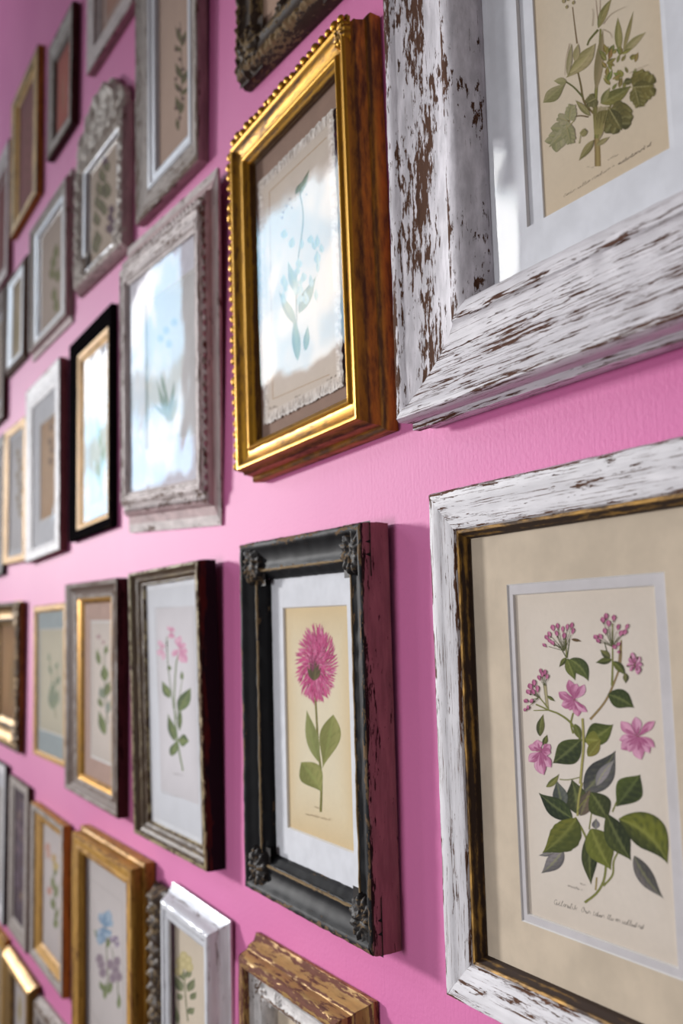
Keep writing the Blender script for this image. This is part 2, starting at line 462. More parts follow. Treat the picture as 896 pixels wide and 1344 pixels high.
        n = len(text)
        ux, uy = (p1[0] - p0[0]) / n, (p1[1] - p0[1]) / n
        for i, ch in enumerate(text):
            if ch == ' ' or ch not in G: continue
            bx, by = p0[0] + ux * i, p0[1] + uy * i
            pts = []
            for tok in G[ch].split():
                X = vv(tok[0]) * .92; Y = vv(tok[1])
                pts.append((bx + ux * X + Y * hgt * .12, by + uy * X - Y * hgt * .5))
            if len(pts) > 1: s.stem(pts, w, w * .8, c, c)
    def done(s, name='print'):
        return mesh_obj(name, s.V, s.F, M['print'], s.f.e, col=s.C)

def flower(a, ctr, tips, hw, c0=(158, 62, 112), c1=(230, 160, 192), center=True):
    order = list(tips); a.r.shuffle(order)
    for t in order:
        q = a.r.random(); a.petal(ctr, t, hw * (.6 + .4 * a.r.random()), mixc(c0, c1, .35 * q), mixc(c1, (246, 226, 236), .5 * a.r.random()), bend=(a.r.random() - .5) * .35, peak=.62)
    for t in order:
        for k in range(3):
            j = lambda: (a.r.random() - .5) * hw * .9
            e = (ctr[0] * .4 + t[0] * .6 + j(), ctr[1] * .4 + t[1] * .6 + j())
            a.petal((ctr[0] + j() * .3, ctr[1] + j() * .3), e, hw * .16, c0, mixc(c0, c1, .5))
    if center:
        for k in range(5):
            e = (ctr[0] + (a.r.random() - .5) * hw * 1.4, ctr[1] + (a.r.random() - .5) * hw * 1.4)
            a.stem([ctr, e], .7, .4, mixc(c0, (150, 120, 80), .4), c0)

def buds(a, base, pts, hw, ln, c0=(128, 56, 92), c1=(214, 140, 172), stemc=(96, 100, 60)):
    for p in pts:
        dx, dy = p[0] - base[0], p[1] - base[1]; L = math.hypot(dx, dy) or 1
        q = (p[0] - dx / L * ln, p[1] - dy / L * ln)
        a.stem([base, q], .7, .5, stemc)
    for p in pts:
        dx, dy = p[0] - base[0], p[1] - base[1]; L = math.hypot(dx, dy) or 1
        dx, dy = dx / L * .6, dy / L * .6 - .4
        q = (p[0] - dx * ln, p[1] - dy * ln); r = (p[0] + dx * ln, p[1] + dy * ln)
        a.petal(q, r, hw * (.8 + .4 * a.r.random()), c0, c1)
        if a.r.random() < .6: a.stem([q, ((q[0] + p[0]) / 2, (q[1] + p[1]) / 2)], hw * .7, hw * .3, (70, 62, 44))

def plate_line(a, q, w=.5, c=(150, 140, 128)):
    a.line([q[0], q[1], q[2], q[3], q[0]], w, c)

# ------------------------------------------------------------------ relief ornaments
def corner_ornament(fr, cx, cz, size, h, amp, mat, ax, az, lobes=5, n=26, name='corner_ornament', seed=0):
    """fan of carved leaves lying over the mitre; (ax, az) points to the outer corner"""
    V, F, UV, WR = [], [], [], []
    for i in range(n + 1):
        for j in range(n + 1):
            u, v = i / n * 2 - 1, j / n * 2 - 1
            r = math.hypot(u, v); th = math.atan2(v * az, u * ax)
            k = th - math.pi / 4
            edge = .80 + .16 * abs(math.cos(lobes * k))
            f = max(0.0, 1 - (r / edge) ** 2)
            rib = .5 + .5 * math.cos(lobes * 2 * k)
            scroll = .5 + .5 * math.sin(9 * r + 2.2 * k)
            y = h + amp * (f ** .45) * (.35 + .4 * rib * min(1, r * 2) + .35 * scroll) + amp * .18 * mnoise.noise(Vector((u * 6 + seed, v * 6, seed)))
            if f <= 0: y = h - .003
            x = cx + u * size; z = cz + v * size
            V.append((x, -y, z)); UV.append((x, z)); WR.append(.2 + .6 * f * rib)
    for i in range(n):
        for j in range(n):
            a = i * (n + 1) + j; F.append((a, a + n + 1, a + n + 2, a + 1))
    return mesh_obj(name, V, F, mat, fr.e, None, UV, WR, None, 60)

def bead_row(fr, sides, o, h, ra, rb, rh, period, mat, name='beaded_edge', seed=0):
    r = random.Random(seed); V, F, UV, WR = [], [], [], []
    for side in sides:
        L = fr.w if side % 2 == 0 else fr.h
        k = int(L / period)
        for i in range(k):
            c = (i + .5) * L / k; sc = .8 + .45 * r.random(); jl = (r.random() - .5) * rb * .6
            tilt = .5 * (r.random() - .2)
            for a in range(7):
                ph = math.pi * (a / 6 - .5)
                for b in range(10):
                    th = 2 * math.pi * b / 10
                    da = ra * sc * math.cos(ph) * math.cos(th); dn = rb * sc * math.cos(ph) * math.sin(th) + jl + tilt * da; dh = rh * sc * math.sin(ph)
                    q, nn, y = c + da, o + dn, h + dh
                    if side == 0: x, z = -fr.w / 2 + q, -nn
                    elif side == 1: x, z = fr.w / 2 + nn, q
                    elif side == 2: x, z = fr.w / 2 - q, fr.h + nn
                    else: x, z = -fr.w / 2 - nn, fr.h - q
                    V.append((x, -y, z)); UV.append((q + side, dn)); WR.append(-.3)
            b0 = len(V) - 70
            for a in range(6):
                for b in range(10):
                    F.append((b0 + a * 10 + b, b0 + a * 10 + (b + 1) % 10, b0 + a * 10 + 10 + (b + 1) % 10, b0 + a * 10 + 10 + b))
    return mesh_obj(name, V, F, mat, fr.e, None, UV, WR, None, 70)

def four_corners(fr, size, inset, h, amp, mat, lobes=5, only=None):
    for i, (ax, az) in enumerate(((-1, -1), (1, -1), (1, 1), (-1, 1))):
        if only and i not in only: continue
        corner_ornament(fr, ax * (fr.w / 2 - inset), fr.h / 2 + az * (fr.h / 2 - inset), size, h, amp, mat, ax, az, lobes, seed=i * 3.1)

# profile points: (offset, height fraction, wear, material index); offset <= 0 is outside the front ridge in metres, > 0 a fraction of the rail
def P_box(m_side=1, m_face=0, m_in=0, flare=0.0):
    return [(-flare - .0002, .0, .2, m_side), (-flare, .35, .3, m_side), (-.0004, .94, .8, m_side), (.03, 1.0, 1, m_face), (.12, 1.0, .4, m_face), (.5, .82, 0, m_face), (.72, .80, .3, m_face), (.78, .62, .6, m_in), (.95, .3, .2, m_in), (1.0, -.02, 0, m_in), (1.01, -.6, 0, m_in)]
def P_cove(m_side=1, m_face=0, m_in=0):
    return [(-.0006, 0, .2, m_side), (-.001, .4, .1, m_side), (-.0008, .86, .3, m_side), (-.0002, .96, 1, m_face), (.04, 1, 1, m_face), (.12, .99, .7, m_face), (.17, .92, .2, m_face),
            (.22, .80, 0, m_face), (.34, .62, -.1, m_face), (.5, .5, -.1, m_face), (.62, .5, 0, m_face), (.68, .58, .6, m_face), (.74, .60, .9, m_face), (.80, .54, .6, m_face), (.83, .40, 0, m_in), (.94, .22, 0, m_in), (1.0, -.02, .5, m_in), (1.01, -.5, 0, m_in)]
def P_flat(m_side=1, m_face=0, m_in=0, slip=.72):
    return [(-.0002, 0, .2, m_side), (-.0004, .9, .5, m_side), (.02, 1, 1, m_face), (.1, 1, .3, m_face), (slip - .06, .92, .1, m_face), (slip - .01, .94, .6, m_face), (slip, .6, .3, m_in), (.9, .35, .1, m_in), (1.0, .0, 0, m_in), (1.01, -.5, 0, m_in)]

def inset(fr, l, r=None, b=None, t=None):
    r = l if r is None else r; b = l if b is None else b; t = b if t is None else t
    w, h = fr.sx1 - fr.sx0, fr.sz1 - fr.sz0
    return (fr.sx0 + l * w, fr.sx1 - r * w, fr.sz0 + b * h, fr.sz1 - t * h)
def grow(r, d): return (r[0] - d, r[1] + d, r[2] - d, r[3] + d)

GR = 'framed pictures hung on the pink wall'

def px(ox, oy, s):
    return lambda X, Y: (ox + X / s, oy + Y / s)

# ================================================================== large chipped white frame, lower right
f = Frame((-.3773, -.0647), .2306, .2894, .020, hs=.0105, bl=.0256, bt=.029, bb=.0265,
          label='chipped white frame around the print of pink flowers and dark green leaves')
f.moulding([(-.0004, 0, .2, 0), (-.0006, .5, .3, 0), (-.0004, .88, .5, 0), (.03, .99, 1, 0), (.10, 1.0, .3, 0), (.32, .97, .0, 0), (.37, .90, .35, 0), (.66, .76, .1, 0), (.76, .70, .5, 0), (.80, .66, 1, 0), (.83, .50, .6, 0)],
           [M['white_crackle'], M['white_streaky']], wob=.00035)
f.moulding([(.815, .45, .5), (.84, .54, .3), (.89, .50, .2), (.92, .30, .8), (.97, .16, .4), (1.0, -.02, .8), (1.01, -.4, .6)], [M['dark_gilt']], name='gilt_slip')
win = f.rect([(667, 768.5), (880, 748), (896, 1280), (682, 1214)], f.hm)
f.mount(win, M['mat_cream'], drop=.0006, bev=.0006)
w2 = f.rect([(677, 782), (868, 765), (884, 1262), (692, 1204)], f.hp)
f.mount(w2, M['mat_grey'], h=f.hm - .0007, outer=grow(win, .002), name='inner_mount', bev=.0005)
a = Art(f, seed=3)
a.paper(grow(w2, .002), (219, 209, 198), (210, 198, 184))
T = px(640, 760, 3.5); B = px(640, 980, 3.5)
OL, TAN, DK = (134, 136, 70), (156, 132, 88), (84, 92, 52)
cap = (118, 110, 102)
a.script('Catlonelik, Chan toben fla mn uyllad nd', B(303, 722), B(712, 838), 6.0, .55, cap)
a.script('mnuucha v', B(368, 642), B(435, 662), 3.2, .4, (150, 140, 132)); a.script('mun', B(425, 632), B(450, 640), 3, .4, (160, 150, 140))
# stems
for pts, w0, w1, c in [
    ([B(445, 716), B(500, 672), B(532, 615), B(543, 545)], 3.4, 3.0, OL), ([B(530, 640), B(572, 590), B(580, 520), B(618, 455)], 2.8, 2.2, OL),
    ([B(495, 660), B(500, 600)], 2.2, 2, (170, 150, 90)), ([B(400, 325), B(430, 375), B(452, 420)], 3, 2.6, OL), ([B(556, 430), B(575, 398)], 3, 2.4, TAN),
    ([B(572, 300), B(592, 250)], 2.2, 1.6, OL), ([B(465, 380), B(476, 305)], 1.8, 1.4, OL),
    ([T(470, 645), T(540, 560), T(590, 450), T(610, 380), T(613, 280)], 3.2, 1.8, TAN), ([T(570, 490), T(573, 380), T(572, 205)], 3.0, 1.4, OL),
    ([T(430, 745), T(385, 665), T(330, 622), T(280, 602), T(220, 575)], 3.2, 1.8, OL), ([T(280, 602), T(210, 604)], 1.8, 1.2, OL),
    ([T(274, 590), T(262, 485)], 3.6, 4.6, (176, 166, 128)), ([T(280, 596), T(234, 540)], 1.8, 1.4, OL), ([T(392, 615), T(382, 665), T(392, 710)], 2.2, 2.4, OL),
    ([T(362, 362), T(325, 300)], 1.5, 1, DK), ([T(362, 362), T(357, 265)], 1.8, 1.2, OL), ([T(364, 362), T(376, 275)], 1.7, 1, DK),
    ([T(552, 350), T(535, 290)], 1.4, 1, DK), ([T(600, 400), T(608, 300)], 2.0, 1.6, TAN), ([B(330, 150), B(370, 152), B(425, 140)], 1.4, 1.2, OL)]:
    a.stem(pts, w0, w1, c)
G1, G2 = (46, 60, 34), (118, 138, 52)
def LF(p0, p1, hw, d=(46, 60, 34), l=(118, 138, 52), **k):
    k.setdefault('vs', .22)
    if 'hw2' in k: k['hw2'] = k['hw2'] * 1.22 / 3.5
    tone = lambda c: (c[0] * .92 + 2, c[1] * .84, c[2] * .94)
    k.setdefault('acu', .75); a.leaf(p0, p1, hw * 1.22 / 3.5, tone(d), tone(l), **k)
GY1, GY2 = (84, 92, 84), (150, 160, 150)
# lower tangle, back to front
LF(B(345, 475), B(245, 582), 30, GY1, (160, 168, 152), bend=-.1); LF(B(300, 490), B(232, 500), 8, GY1, GY2)
LF(B(672, 500), B(808, 697), 30, (70, 78, 68), (140, 146, 130), bend=.1)
LF(B(495, 378), B(497, 330), 15, GY1, GY2)
LF(B(442, 208), B(586, 18), 52, (56, 66, 58), (112, 122, 108), bend=.10, serr=.0); LF(B(500, 180), B(584, 60), 20, (120, 132, 120), (168, 176, 160), bend=-.12)
LF(B(416, 312), B(385, 148), 42, (44, 58, 38), (92, 112, 56), bend=.06); LF(B(425, 318), B(470, 195), 30, (78, 82, 64), (128, 120, 92))
LF(B(345, 285), B(316, 155), 28, (56, 72, 62), (128, 144, 122)); LF(B(268, 185), B(328, 124), 12, (70, 90, 40), (150, 160, 80), bend=.15)
LF(B(472, 208), B(550, 336), 44, G1, (90, 112, 44), bend=-.05, peak=.5)
LF(B(590, 275), B(700, 128), 54, (92, 118, 44), (38, 54, 34), bend=.02, peak=.55, vein=(138, 150, 84))
LF(B(390, 330), B(234, 212), 36, (26, 44, 30), (74, 98, 46), bend=-.06)
LF(B(408, 328), B(250, 488), 66, (60, 80, 34), (138, 150, 50), bend=-.10, hw2=50, vein=(160, 160, 86), serr=.05)
LF(B(470, 378), B(474, 634), 30, (30, 46, 28), (84, 100, 46), bend=.04, peak=.5)
LF(B(476, 376), B(566, 566), 62, (88, 104, 40), (124, 146, 52), bend=.06, hw2=48, vein=(176, 176, 96), serr=.06)
LF(B(545, 305), B(658, 522), 46, (34, 50, 30), (96, 116, 46), bend=.05, peak=.5)
LF(B(600, 332), B(826, 538), 74, (38, 54, 32), (132, 150, 46), bend=-.24, hw2=56, lights=-1.2, vein=(176, 176, 96), peak=.45)
a.stem([B(432, 165), B(418, 240), B(412, 318)], 3.2, 3.0, (170, 164, 96), (110, 104, 56))
a.stem([B(412, 300), B(430, 265), B(468, 225)], 1.4, 1.2, OL)
# upper leaves
LF(T(442, 748), T(576, 668), 50, (56, 76, 32), (104, 126, 48), bend=.12, hw2=36, peak=.48); LF(T(446, 735), T(520, 742), 34, (110, 130, 50), (144, 152, 60), peak=.5)
LF(T(430, 735), T(298, 846), 52, (84, 106, 44), (34, 52, 32), bend=-.04, hw2=44, peak=.5, lights=-1)
LF(T(552, 530), T(672, 592), 36, (50, 70, 34), (78, 100, 44), bend=-.12)
LF(T(364, 365), T(402, 466), 20, (60, 82, 36), (124, 144, 62)); LF(T(376, 368), T(462, 470), 28, (52, 74, 38), (110, 132, 58), bend=-.22)
LF(T(360, 360), T(328, 405), 9); LF(T(570, 370), T(494, 384), 13); LF(T(562, 362), T(515, 324), 13, l=(140, 150, 76)); LF(T(575, 378), T(634, 445), 15, bend=-.1)
LF(T(634, 432), T(634, 480), 11, l=(140, 146, 80)); LF(T(240, 722), T(256, 620), 15, l=(138, 152, 70), bend=-.1); LF(T(256, 765), T(273, 714), 10)
LF(T(384, 276), T(432, 286), 6, (80, 60, 40), (120, 110, 60)); LF(T(274, 536), T(310, 563), 6); LF(T(460, 815), T(520, 735), 22, (110, 122, 46), (150, 156, 72)); LF(T(400, 665), T(430, 745), 14, (80, 98, 44), (120, 136, 60))
a.stem([T(435, 640), T(440, 760), T(432, 860), B(425, 170)], 3.0, 3.4, (172, 164, 98), (112, 106, 56))
# blossoms
PK0, PK1 = (150, 70, 112), (224, 168, 192)
flower(a, T(395, 555), [T(372, 462), T(444, 484), T(326, 518), T(338, 580), T(458, 610), T(415, 632), T(376, 604), T(410, 480)], 7.2, PK0, PK1)
flower(a, T(688, 722), [T(678, 632), T(768, 652), T(766, 775), T(744, 800), T(706, 830), T(612, 782), T(604, 740), T(612, 652), T(648, 795)], 8.6, PK0, PK1)
flower(a, T(244, 790), [T(228, 738), T(186, 768), T(188, 838), T(244, 895), T(292, 865), T(286, 758), T(258, 900), T(290, 800)], 7.4, PK0, PK1)
buds(a, T(350, 330), [T(262, 305), T(272, 270), T(285, 285), T(300, 225), T(322, 218), T(318, 252), T(345, 232), T(366, 222), T(386, 215), T(392, 240), T(352, 262), T(300, 295), T(285, 255)], 2.4, 5.0)
buds(a, T(572, 310), [T(545, 172), T(580, 180), T(530, 190), T(498, 268), T(520, 265), T(540, 240), T(600, 222), T(640, 220), T(612, 250), T(600, 300), T(582, 312), T(602, 335), T(556, 205), T(510, 285), T(630, 245)], 2.7, 5.0)
flower(a, T(678, 392), [T(665, 335), T(700, 355), T(712, 395), T(700, 430), T(655, 425), T(640, 395), T(690, 440), T(650, 360)], 3.6, PK0, PK1)
buds(a, T(678, 395), [T(660, 360), T(690, 365), T(645, 400), T(690, 415), T(670, 410)], 1.4, 3, (60, 50, 40), (120, 80, 80))
buds(a, T(262, 490), [T(245, 425), T(264, 430), T(238, 455), T(274, 450), T(252, 440)], 2.3, 4.6)
buds(a, T(235, 545), [T(215, 478), T(198, 495), T(230, 505), T(190, 520), T(178, 560), T(188, 590), T(205, 560), T(174, 600), T(212, 520)], 2.9, 5.4)
a.done(); f.glass()

# ================================================================== large chipped white frame, upper right
f = Frame((-.347, .309), .327, .362, .030, hs=.014, bl=.079, bb=.063,
          label='large thick white frame with heavily flaked brown paint, upper right corner')
f.moulding([(-.002, 0, .3, 0), (-.002, .25, .4, 0), (-.004, .30, .6, 0), (-.004, .48, .3, 0), (-.0006, .56, .5, 0), (-.0008, .90, .7, 0), (.015, .99, 1, 0), (.05, 1.0, .8, 0), (.10, .97, .4, 0), (.125, .88, .8, 0), (.15, .86, .3, 0),
            (.22, .76, .5, 0), (.32, .66, .92, 0), (.42, .60, 1.1, 0), (.52, .58, .75, 0), (.62, .61, .3, 0), (.70, .68, .05, 0), (.735, .74, .2, 0), (.75, .84, .9, 0), (.79, .88, .5, 0), (.85, .86, .2, 0), (.90, .76, .5, 0), (.93, .56, .3, 0), (1.0, .02, .5, 0), (1.005, -.4, 0, 0)],
           [M['white_chippy'], M['white_streaky']], wob=.0004, hmat=1, hwear=.55)
win = f.rect([(677, 0), (862, -40), (872, 196), (691, 300)], f.hm); x1 = -.298 + .347
win = (win[0], x1, win[2], .345)
f.mount(win, M['mat_white'], drop=.0016, bev=.0008)
q = f.rect([(699, 0), (862, -40), (874, 190), (715, 287)], f.hp)
w2 = (q[0], x1 - .004, win[2] + .0010, .340)
f.mount(w2, M['mat_white'], h=f.hm - .0018, outer=grow(win, .002), name='inner_mount', bev=.0005)
a = Art(f, seed=11)
a.paper(grow(w2, .002), (216, 202, 180), (208, 190, 164))
D = px(690, 0, 4.35)
KH, KD = (150, 146, 84), (96, 88, 50)
a.script('Comtun acllum rtmuliarn n', D(215, 1127), D(505, 950), 4.0, .5, (150, 134, 116)); a.script('mutlanlumnanl el', D(528, 942), D(716, 826), 4.0, .6, (120, 106, 92)); a.script('uma', D(468, 915), D(526, 884), 3, .4, (160, 146, 128)); a.script('n u', D(350, 958), D(385, 958), 3, .4, (170, 156, 138))
for p in [(90, 250), (150, 640)]: pass
a.stem([D(410, 950), D(408, 850), D(404, 780)], 8, 7, (160, 142, 92), (120, 96, 60)); a.stem([D(404, 790), D(395, 650), D(402, 500), D(416, 340), D(426, 165)], 6, 2.4, (138, 136, 74), (96, 90, 48))
a.stem([D(398, 660), D(334, 585), D(312, 480), D(294, 400)], 3, 2, (120, 104, 62)); a.stem([D(325, 555), D(275, 500), D(230, 468)], 2.6, 2, (110, 110, 62)); a.stem([D(292, 250), D(280, 160), D(266, 40)], 2, 1.2, (140, 116, 84))
a.stem([D(412, 170), D(365, 225), D(350, 260)], 3, 2, (112, 112, 60)); a.stem([D(440, 720), D(470, 640), D(500, 560)], 3, 2, (130, 120, 70)); a.stem([D(415, 160), D(400, 0)], 1, .6, (150, 110, 90)); a.stem([D(420, 150), D(425, 0)], 1, .6, (150, 110, 90))
a.stem([D(358, 668), D(300, 662), D(245, 690), D(160, 800)], 2.2, 1.2, (120, 100, 66))
def LA(p0, p1, hw, d=(92, 98, 48), l=(160, 160, 92), **k):
    k.setdefault('vein', (176, 172, 120)); k.setdefault('vs', .25)
    tone = lambda c: (c[0] * 1.0, c[1] * .95, c[2] * 1.12)
    if k.get('serr'):      # lobed leaf: leaflets set along the midrib
        k.pop('serr'); k.pop('hw2', 0); k.pop('peak', 0); k.pop('bend', 0)
        dx, dy = p1[0] - p0[0], p1[1] - p0[1]; L = math.hypot(dx, dy); ux, uy = dx / L, dy / L
        for t in (.22, .42, .62, .80):
            for sg in (-1, 1):
                w = hw / 4.35 * (1.15 - abs(t - .42)) * (.8 + .35 * a.r.random())
                b = (p0[0] + dx * (t - .10), p0[1] + dy * (t - .10))
                e = (p0[0] + dx * (t + .16) - uy * sg * w, p0[1] + dy * (t + .16) + ux * sg * w)
                a.leaf(b, e, w * .52, tone(d), tone(l), acu=.1, veins=3, peak=.55, lights=sg, n=10, m=6, **k)
        a.leaf((p0[0] + dx * .1, p0[1] + dy * .1), p1, hw / 4.35 * .42, tone(d), tone(l), acu=.2, **k)
        a.stem([p0, (p0[0] + dx * .8, p0[1] + dy * .8)], 1.2, .5, (178, 168, 118), (120, 110, 70))
        return
    k['acu'] = k.get('acu', .5)
    if 'hw2' in k: k['hw2'] /= 4.35
    a.leaf(p0, p1, hw * .85 / 4.35, tone(d), tone(l), **k)
LA(D(400, 515), D(440, 165), 30, (120, 116, 66), (166, 156, 104), veins=.01, vein=None)
LA(D(415, 160), D(492, -10), 26, (96, 100, 44), (168, 160, 92), bend=-.1); LA(D(412, 158), D(425, 60), 10)
LA(D(532, 295), D(524, 98), 26, (108, 112, 52), (164, 160, 92)); LA(D(556, 292), D(614, 62), 14, (110, 108, 54), (170, 162, 96)); LA(D(560, 305), D(686, 184), 26, (120, 122, 62), (182, 174, 116), bend=-.08)
for i in range(34):
    u, v = a.r.random(), a.r.random()
    cx, cy = 455 + 170 * u, 300 + 215 * v
    if u > .7 and v > .75: continue
    an = -math.pi * (.15 + .7 * a.r.random()); L = 34 + 40 * a.r.random()
    LA(D(cx, cy), D(cx + L * math.cos(an), cy + L * math.sin(an)), 9 + 9 * a.r.random(), (70 + 40 * a.r.random(), 76 + 30 * a.r.random(), 36), (140 + 36 * a.r.random(), 138 + 30 * a.r.random(), 66), n=8, m=4)
LA(D(425, 590), D(600, 490), 46, (84, 90, 40), (146, 144, 68), bend=.08); LA(D(430, 590), D(480, 500), 22)
LA(D(470, 610), D(548, 745), 92, (66, 68, 34), (124, 120, 58), bend=-.06, hw2=60, serr=.16, peak=.5)
LA(D(595, 500), D(735, 490), 84, (78, 78, 36), (132, 126, 58), hw2=50, serr=.2, peak=.55, bend=-.05); LA(D(622, 500), D(652, 618), 34, (84, 84, 40), (130, 126, 60), serr=.15); LA(D(560, 470), D(610, 460), 24, (70, 72, 36), (110, 110, 54))
LA(D(402, 560), D(344, 592), 34, (84, 84, 46), (120, 120, 64), serr=.2); LA(D(368, 662), D(283, 572), 22, (104, 106, 54), (160, 156, 92))
LA(D(232, 470), D(98, 588), 46, (118, 122, 66), (172, 168, 112), hw2=34, peak=.6); LA(D(232, 465), D(160, 462), 24, (132, 136, 76), (170, 168, 110))
LA(D(230, 445), D(398, 248), 48, (122, 122, 62), (184, 176, 116), bend=.08, peak=.55); LA(D(238, 430), D(262, 248), 18, (130, 130, 74), (176, 170, 120)); LA(D(280, 350), D(300, 250), 22, (140, 138, 78), (180, 172, 116)); LA(D(250, 420), D(372, 300), 18, (150, 150, 80), (196, 186, 128))
LA(D(275, 690), D(132, 842), 60, (122, 128, 76), (170, 170, 118), serr=.25, hw2=40, peak=.55); LA(D(240, 690), D(182, 668), 28, (130, 134, 84), (172, 170, 120), serr=.2); LA(D(246, 700), D(264, 592), 30, (128, 134, 80), (170, 170, 116), serr=.2); LA(D(232, 715), D(258, 828), 32, (118, 124, 74), (164, 164, 108), serr=.25)
LA(D(388, 800), D(303, 918), 24, (110, 110, 56), (164, 156, 94)); LA(D(402, 832), D(478, 782), 16, (120, 118, 62), (166, 160, 100)); LA(D(415, 800), D(455, 690), 12, (136, 130, 74), (180, 170, 110))
LA(D(312, 775), D(346, 742), 17, (110, 112, 60), (160, 154, 90), serr=.2); a.stem([D(305, 820), D(314, 772)], 1, .7, KH)
for (x, y, r) in ((215, 5, 16), (240, -10, 18), (270, 15, 13), (232, 40, 12), (195, -15, 12)): LA(D(x, y + r), D(x + 4, y - r), r * .7, (130, 126, 66), (186, 176, 120))
for i in range(10): a.stem([D(395 + 4 * i, 770), D(385 + 9 * i, 640 - 8 * (i % 3)), D(380 + 10 * i, 610)], 1.2, .6, (170, 160, 104), (112, 100, 56))
for p in [[D(380, 150), D(385, 80), D(380, 50)], [D(440, 140), D(490, 80), D(570, 40)], [D(440, 170), D(480, 190), D(492, 220)], [D(250, 250), D(230, 340), D(222, 430)], [D(590, 420), D(650, 390), D(700, 370)]]: a.stem(p, .8, .4, (186, 166, 140))
a.done(); f.glass()

# ================================================================== black frame with the round pink flower
f = Frame((-.6694, -.0675), .2004, .2778, .0235, -.65, .5, hs=.0100, bl=.0298, bt=.0300, bb=.0288,
          label='worn black frame with white mount and a single round pink flower print')
f.moulding(P_cove(1, 0, 0), [M['black_worn'], M['pink_bounce_wood']], wob=.0006, seed=2)
f.moulding([(.70, .50, .4), (.73, .64, 1), (.77, .64, 1), (.80, .48, .3)], [M['dark_carved']], name='inner_bead', wob=.0006)
four_corners(f, .0185, .0165, f.th * .80, .0050, M['black_carved'], 6)
win = f.rect([(371, 798.7), (456, 792), (463, 1117), (377, 1089)], f.hm)
f.mount(win, M['mat_white'], bev=.0009)
a = Art(f, seed=5)
a.paper(grow(win, .001), (226, 215, 188), (214, 190, 148))
C = px(350, 780, 3.954)
a.stem([C(248, 430), C(256, 600), C(268, 800), C(283, 960), C(280, 1130)], 2.4, 3.2, (128, 124, 60), (84, 84, 36))
VL = dict(vein=(150, 164, 92), veins=5, vs=.22)
a.leaf(C(288, 905), C(345, 624), 52 / 3.954, (112, 114, 58), (164, 162, 100), ctrl=C(322, 770), acu=.2, hw2=58 / 3.954, peak=.62, **VL)
a.leaf(C(270, 872), C(207, 600), 30 / 3.954, (148, 150, 96), (118, 124, 68), acu=.5, ctrl=C(232, 770), hw2=34 / 3.954, peak=.5, **VL)
a.leaf(C(286, 1028), C(178, 872), 62 / 3.954, (104, 108, 52), (166, 164, 100), acu=.2, ctrl=C(240, 938), hw2=62 / 3.954, peak=.58, **VL)
cx, cy = 258, 366
for ring in range(12):
    k = 1 - ring / 12.5
    n = int(52 * k) + 6
    for i in range(n):
        an = 2 * math.pi * (i + .5 * (ring % 2) + .3 * a.r.random()) / n
        rx, ry = 112 * k, 208 * k
        tip = (cx + rx * math.cos(an) * (.92 + .16 * a.r.random()), cy + ry * math.sin(an) * (.92 + .16 * a.r.random()))
        kk = max(k - .30, .05)
        b0 = (cx + 108 * kk * math.cos(an + .1), cy + 205 * kk * math.sin(an + .1))
        t = a.r.random()
        c1 = mixc((206, 86, 138), (252, 208, 224), t * t); c0 = mixc((146, 38, 86), (206, 92, 140), a.r.random())
        a.leaf(C(*b0), C(*tip), (4.2 + 3.6 * a.r.random()) / 3.954 * .8, c0, c1, vein=None, n=5, m=2, bend=(a.r.random() - .5) * .3, peak=.6)
for i, (tx, ty) in enumerate(((214, 372), (226, 345), (246, 338), (262, 340), (276, 352), (284, 378), (236, 360), (256, 362))):
    a.leaf(C(248, 448), C(tx, ty), 10 / 3.954, (66, 58, 40), (122, 112, 70), vein=None, n=8, m=4, bend=.1 * (i % 3 - 1))
for i in range(7): a.stem([C(240, 400), C(222 + 9 * i, 330 - (i % 3) * 14)], 1.0, .5, (150, 70, 104))
a.script('Mecumnulan chta l', C(198, 1140), C(332, 1174), 2.6, .4, (176, 156, 128)); a.script('mw', C(250, 1106), C(272, 1112), 2.6, .4, (176, 156, 128))
a.done(); f.glass()

# ================================================================== gold frame
f = Frame((-.6654, .2819), .2022, .2887, .0280, 1.17, 0, hs=.0190, bl=.0237, bt=.0232, bb=.0222,
          label='deep gilded gold frame with beaded outer edge, print on torn edged paper')
f.moulding([(-.0075, 0, .3, 1), (-.008, .30, .1, 1), (-.0068, .36, .6, 1), (-.0040, .40, .2, 1), (-.0030, .62, .2, 1), (-.0030, .70, .6, 1), (-.0012, .76, .3, 1), (-.0006, .92, 0, 0), (.03, 1.0, -.6, 0), (.10, 1.0, -.6, 0), (.16, .93, 0, 0), (.20, .78, .5, 0),
            (.30, .55, .2, 0), (.44, .40, .1, 0), (.58, .36, 0, 0), (.64, .38, .4, 0), (.68, .56, -.4, 0), (.74, .62, -.6, 0), (.80, .54, -.3, 0), (.84, .30, .5, 0), (.93, .16, 0, 0), (1.0, -.05, .8, 0), (1.005, -.7, .8, 0)],
           [M['gold'], M['gold_dim_side']], smooth=50)
bead_row(f, (2, 3), .0052, f.th * .91, .0040, .0036, .0026, .0092, M['gold'], seed=3)
bead_row(f, (2, 3), .0072, f.th * .78, .0024, .0024, .0020, .0052, M['old_gold'], name='lace_edge', seed=4)
four_corners(f, .010, .006, f.th * .93, .003, M['gold'], 5, only=(2,))
f.mount(inset(f, .08), M['mat_taupe'], h=f.hm - .0012, name='backing_board', bev=.0002, drop=.0001)
sx = f.rect([(340, 245), (441, 132), (447, 505), (346, 562)], f.hm)
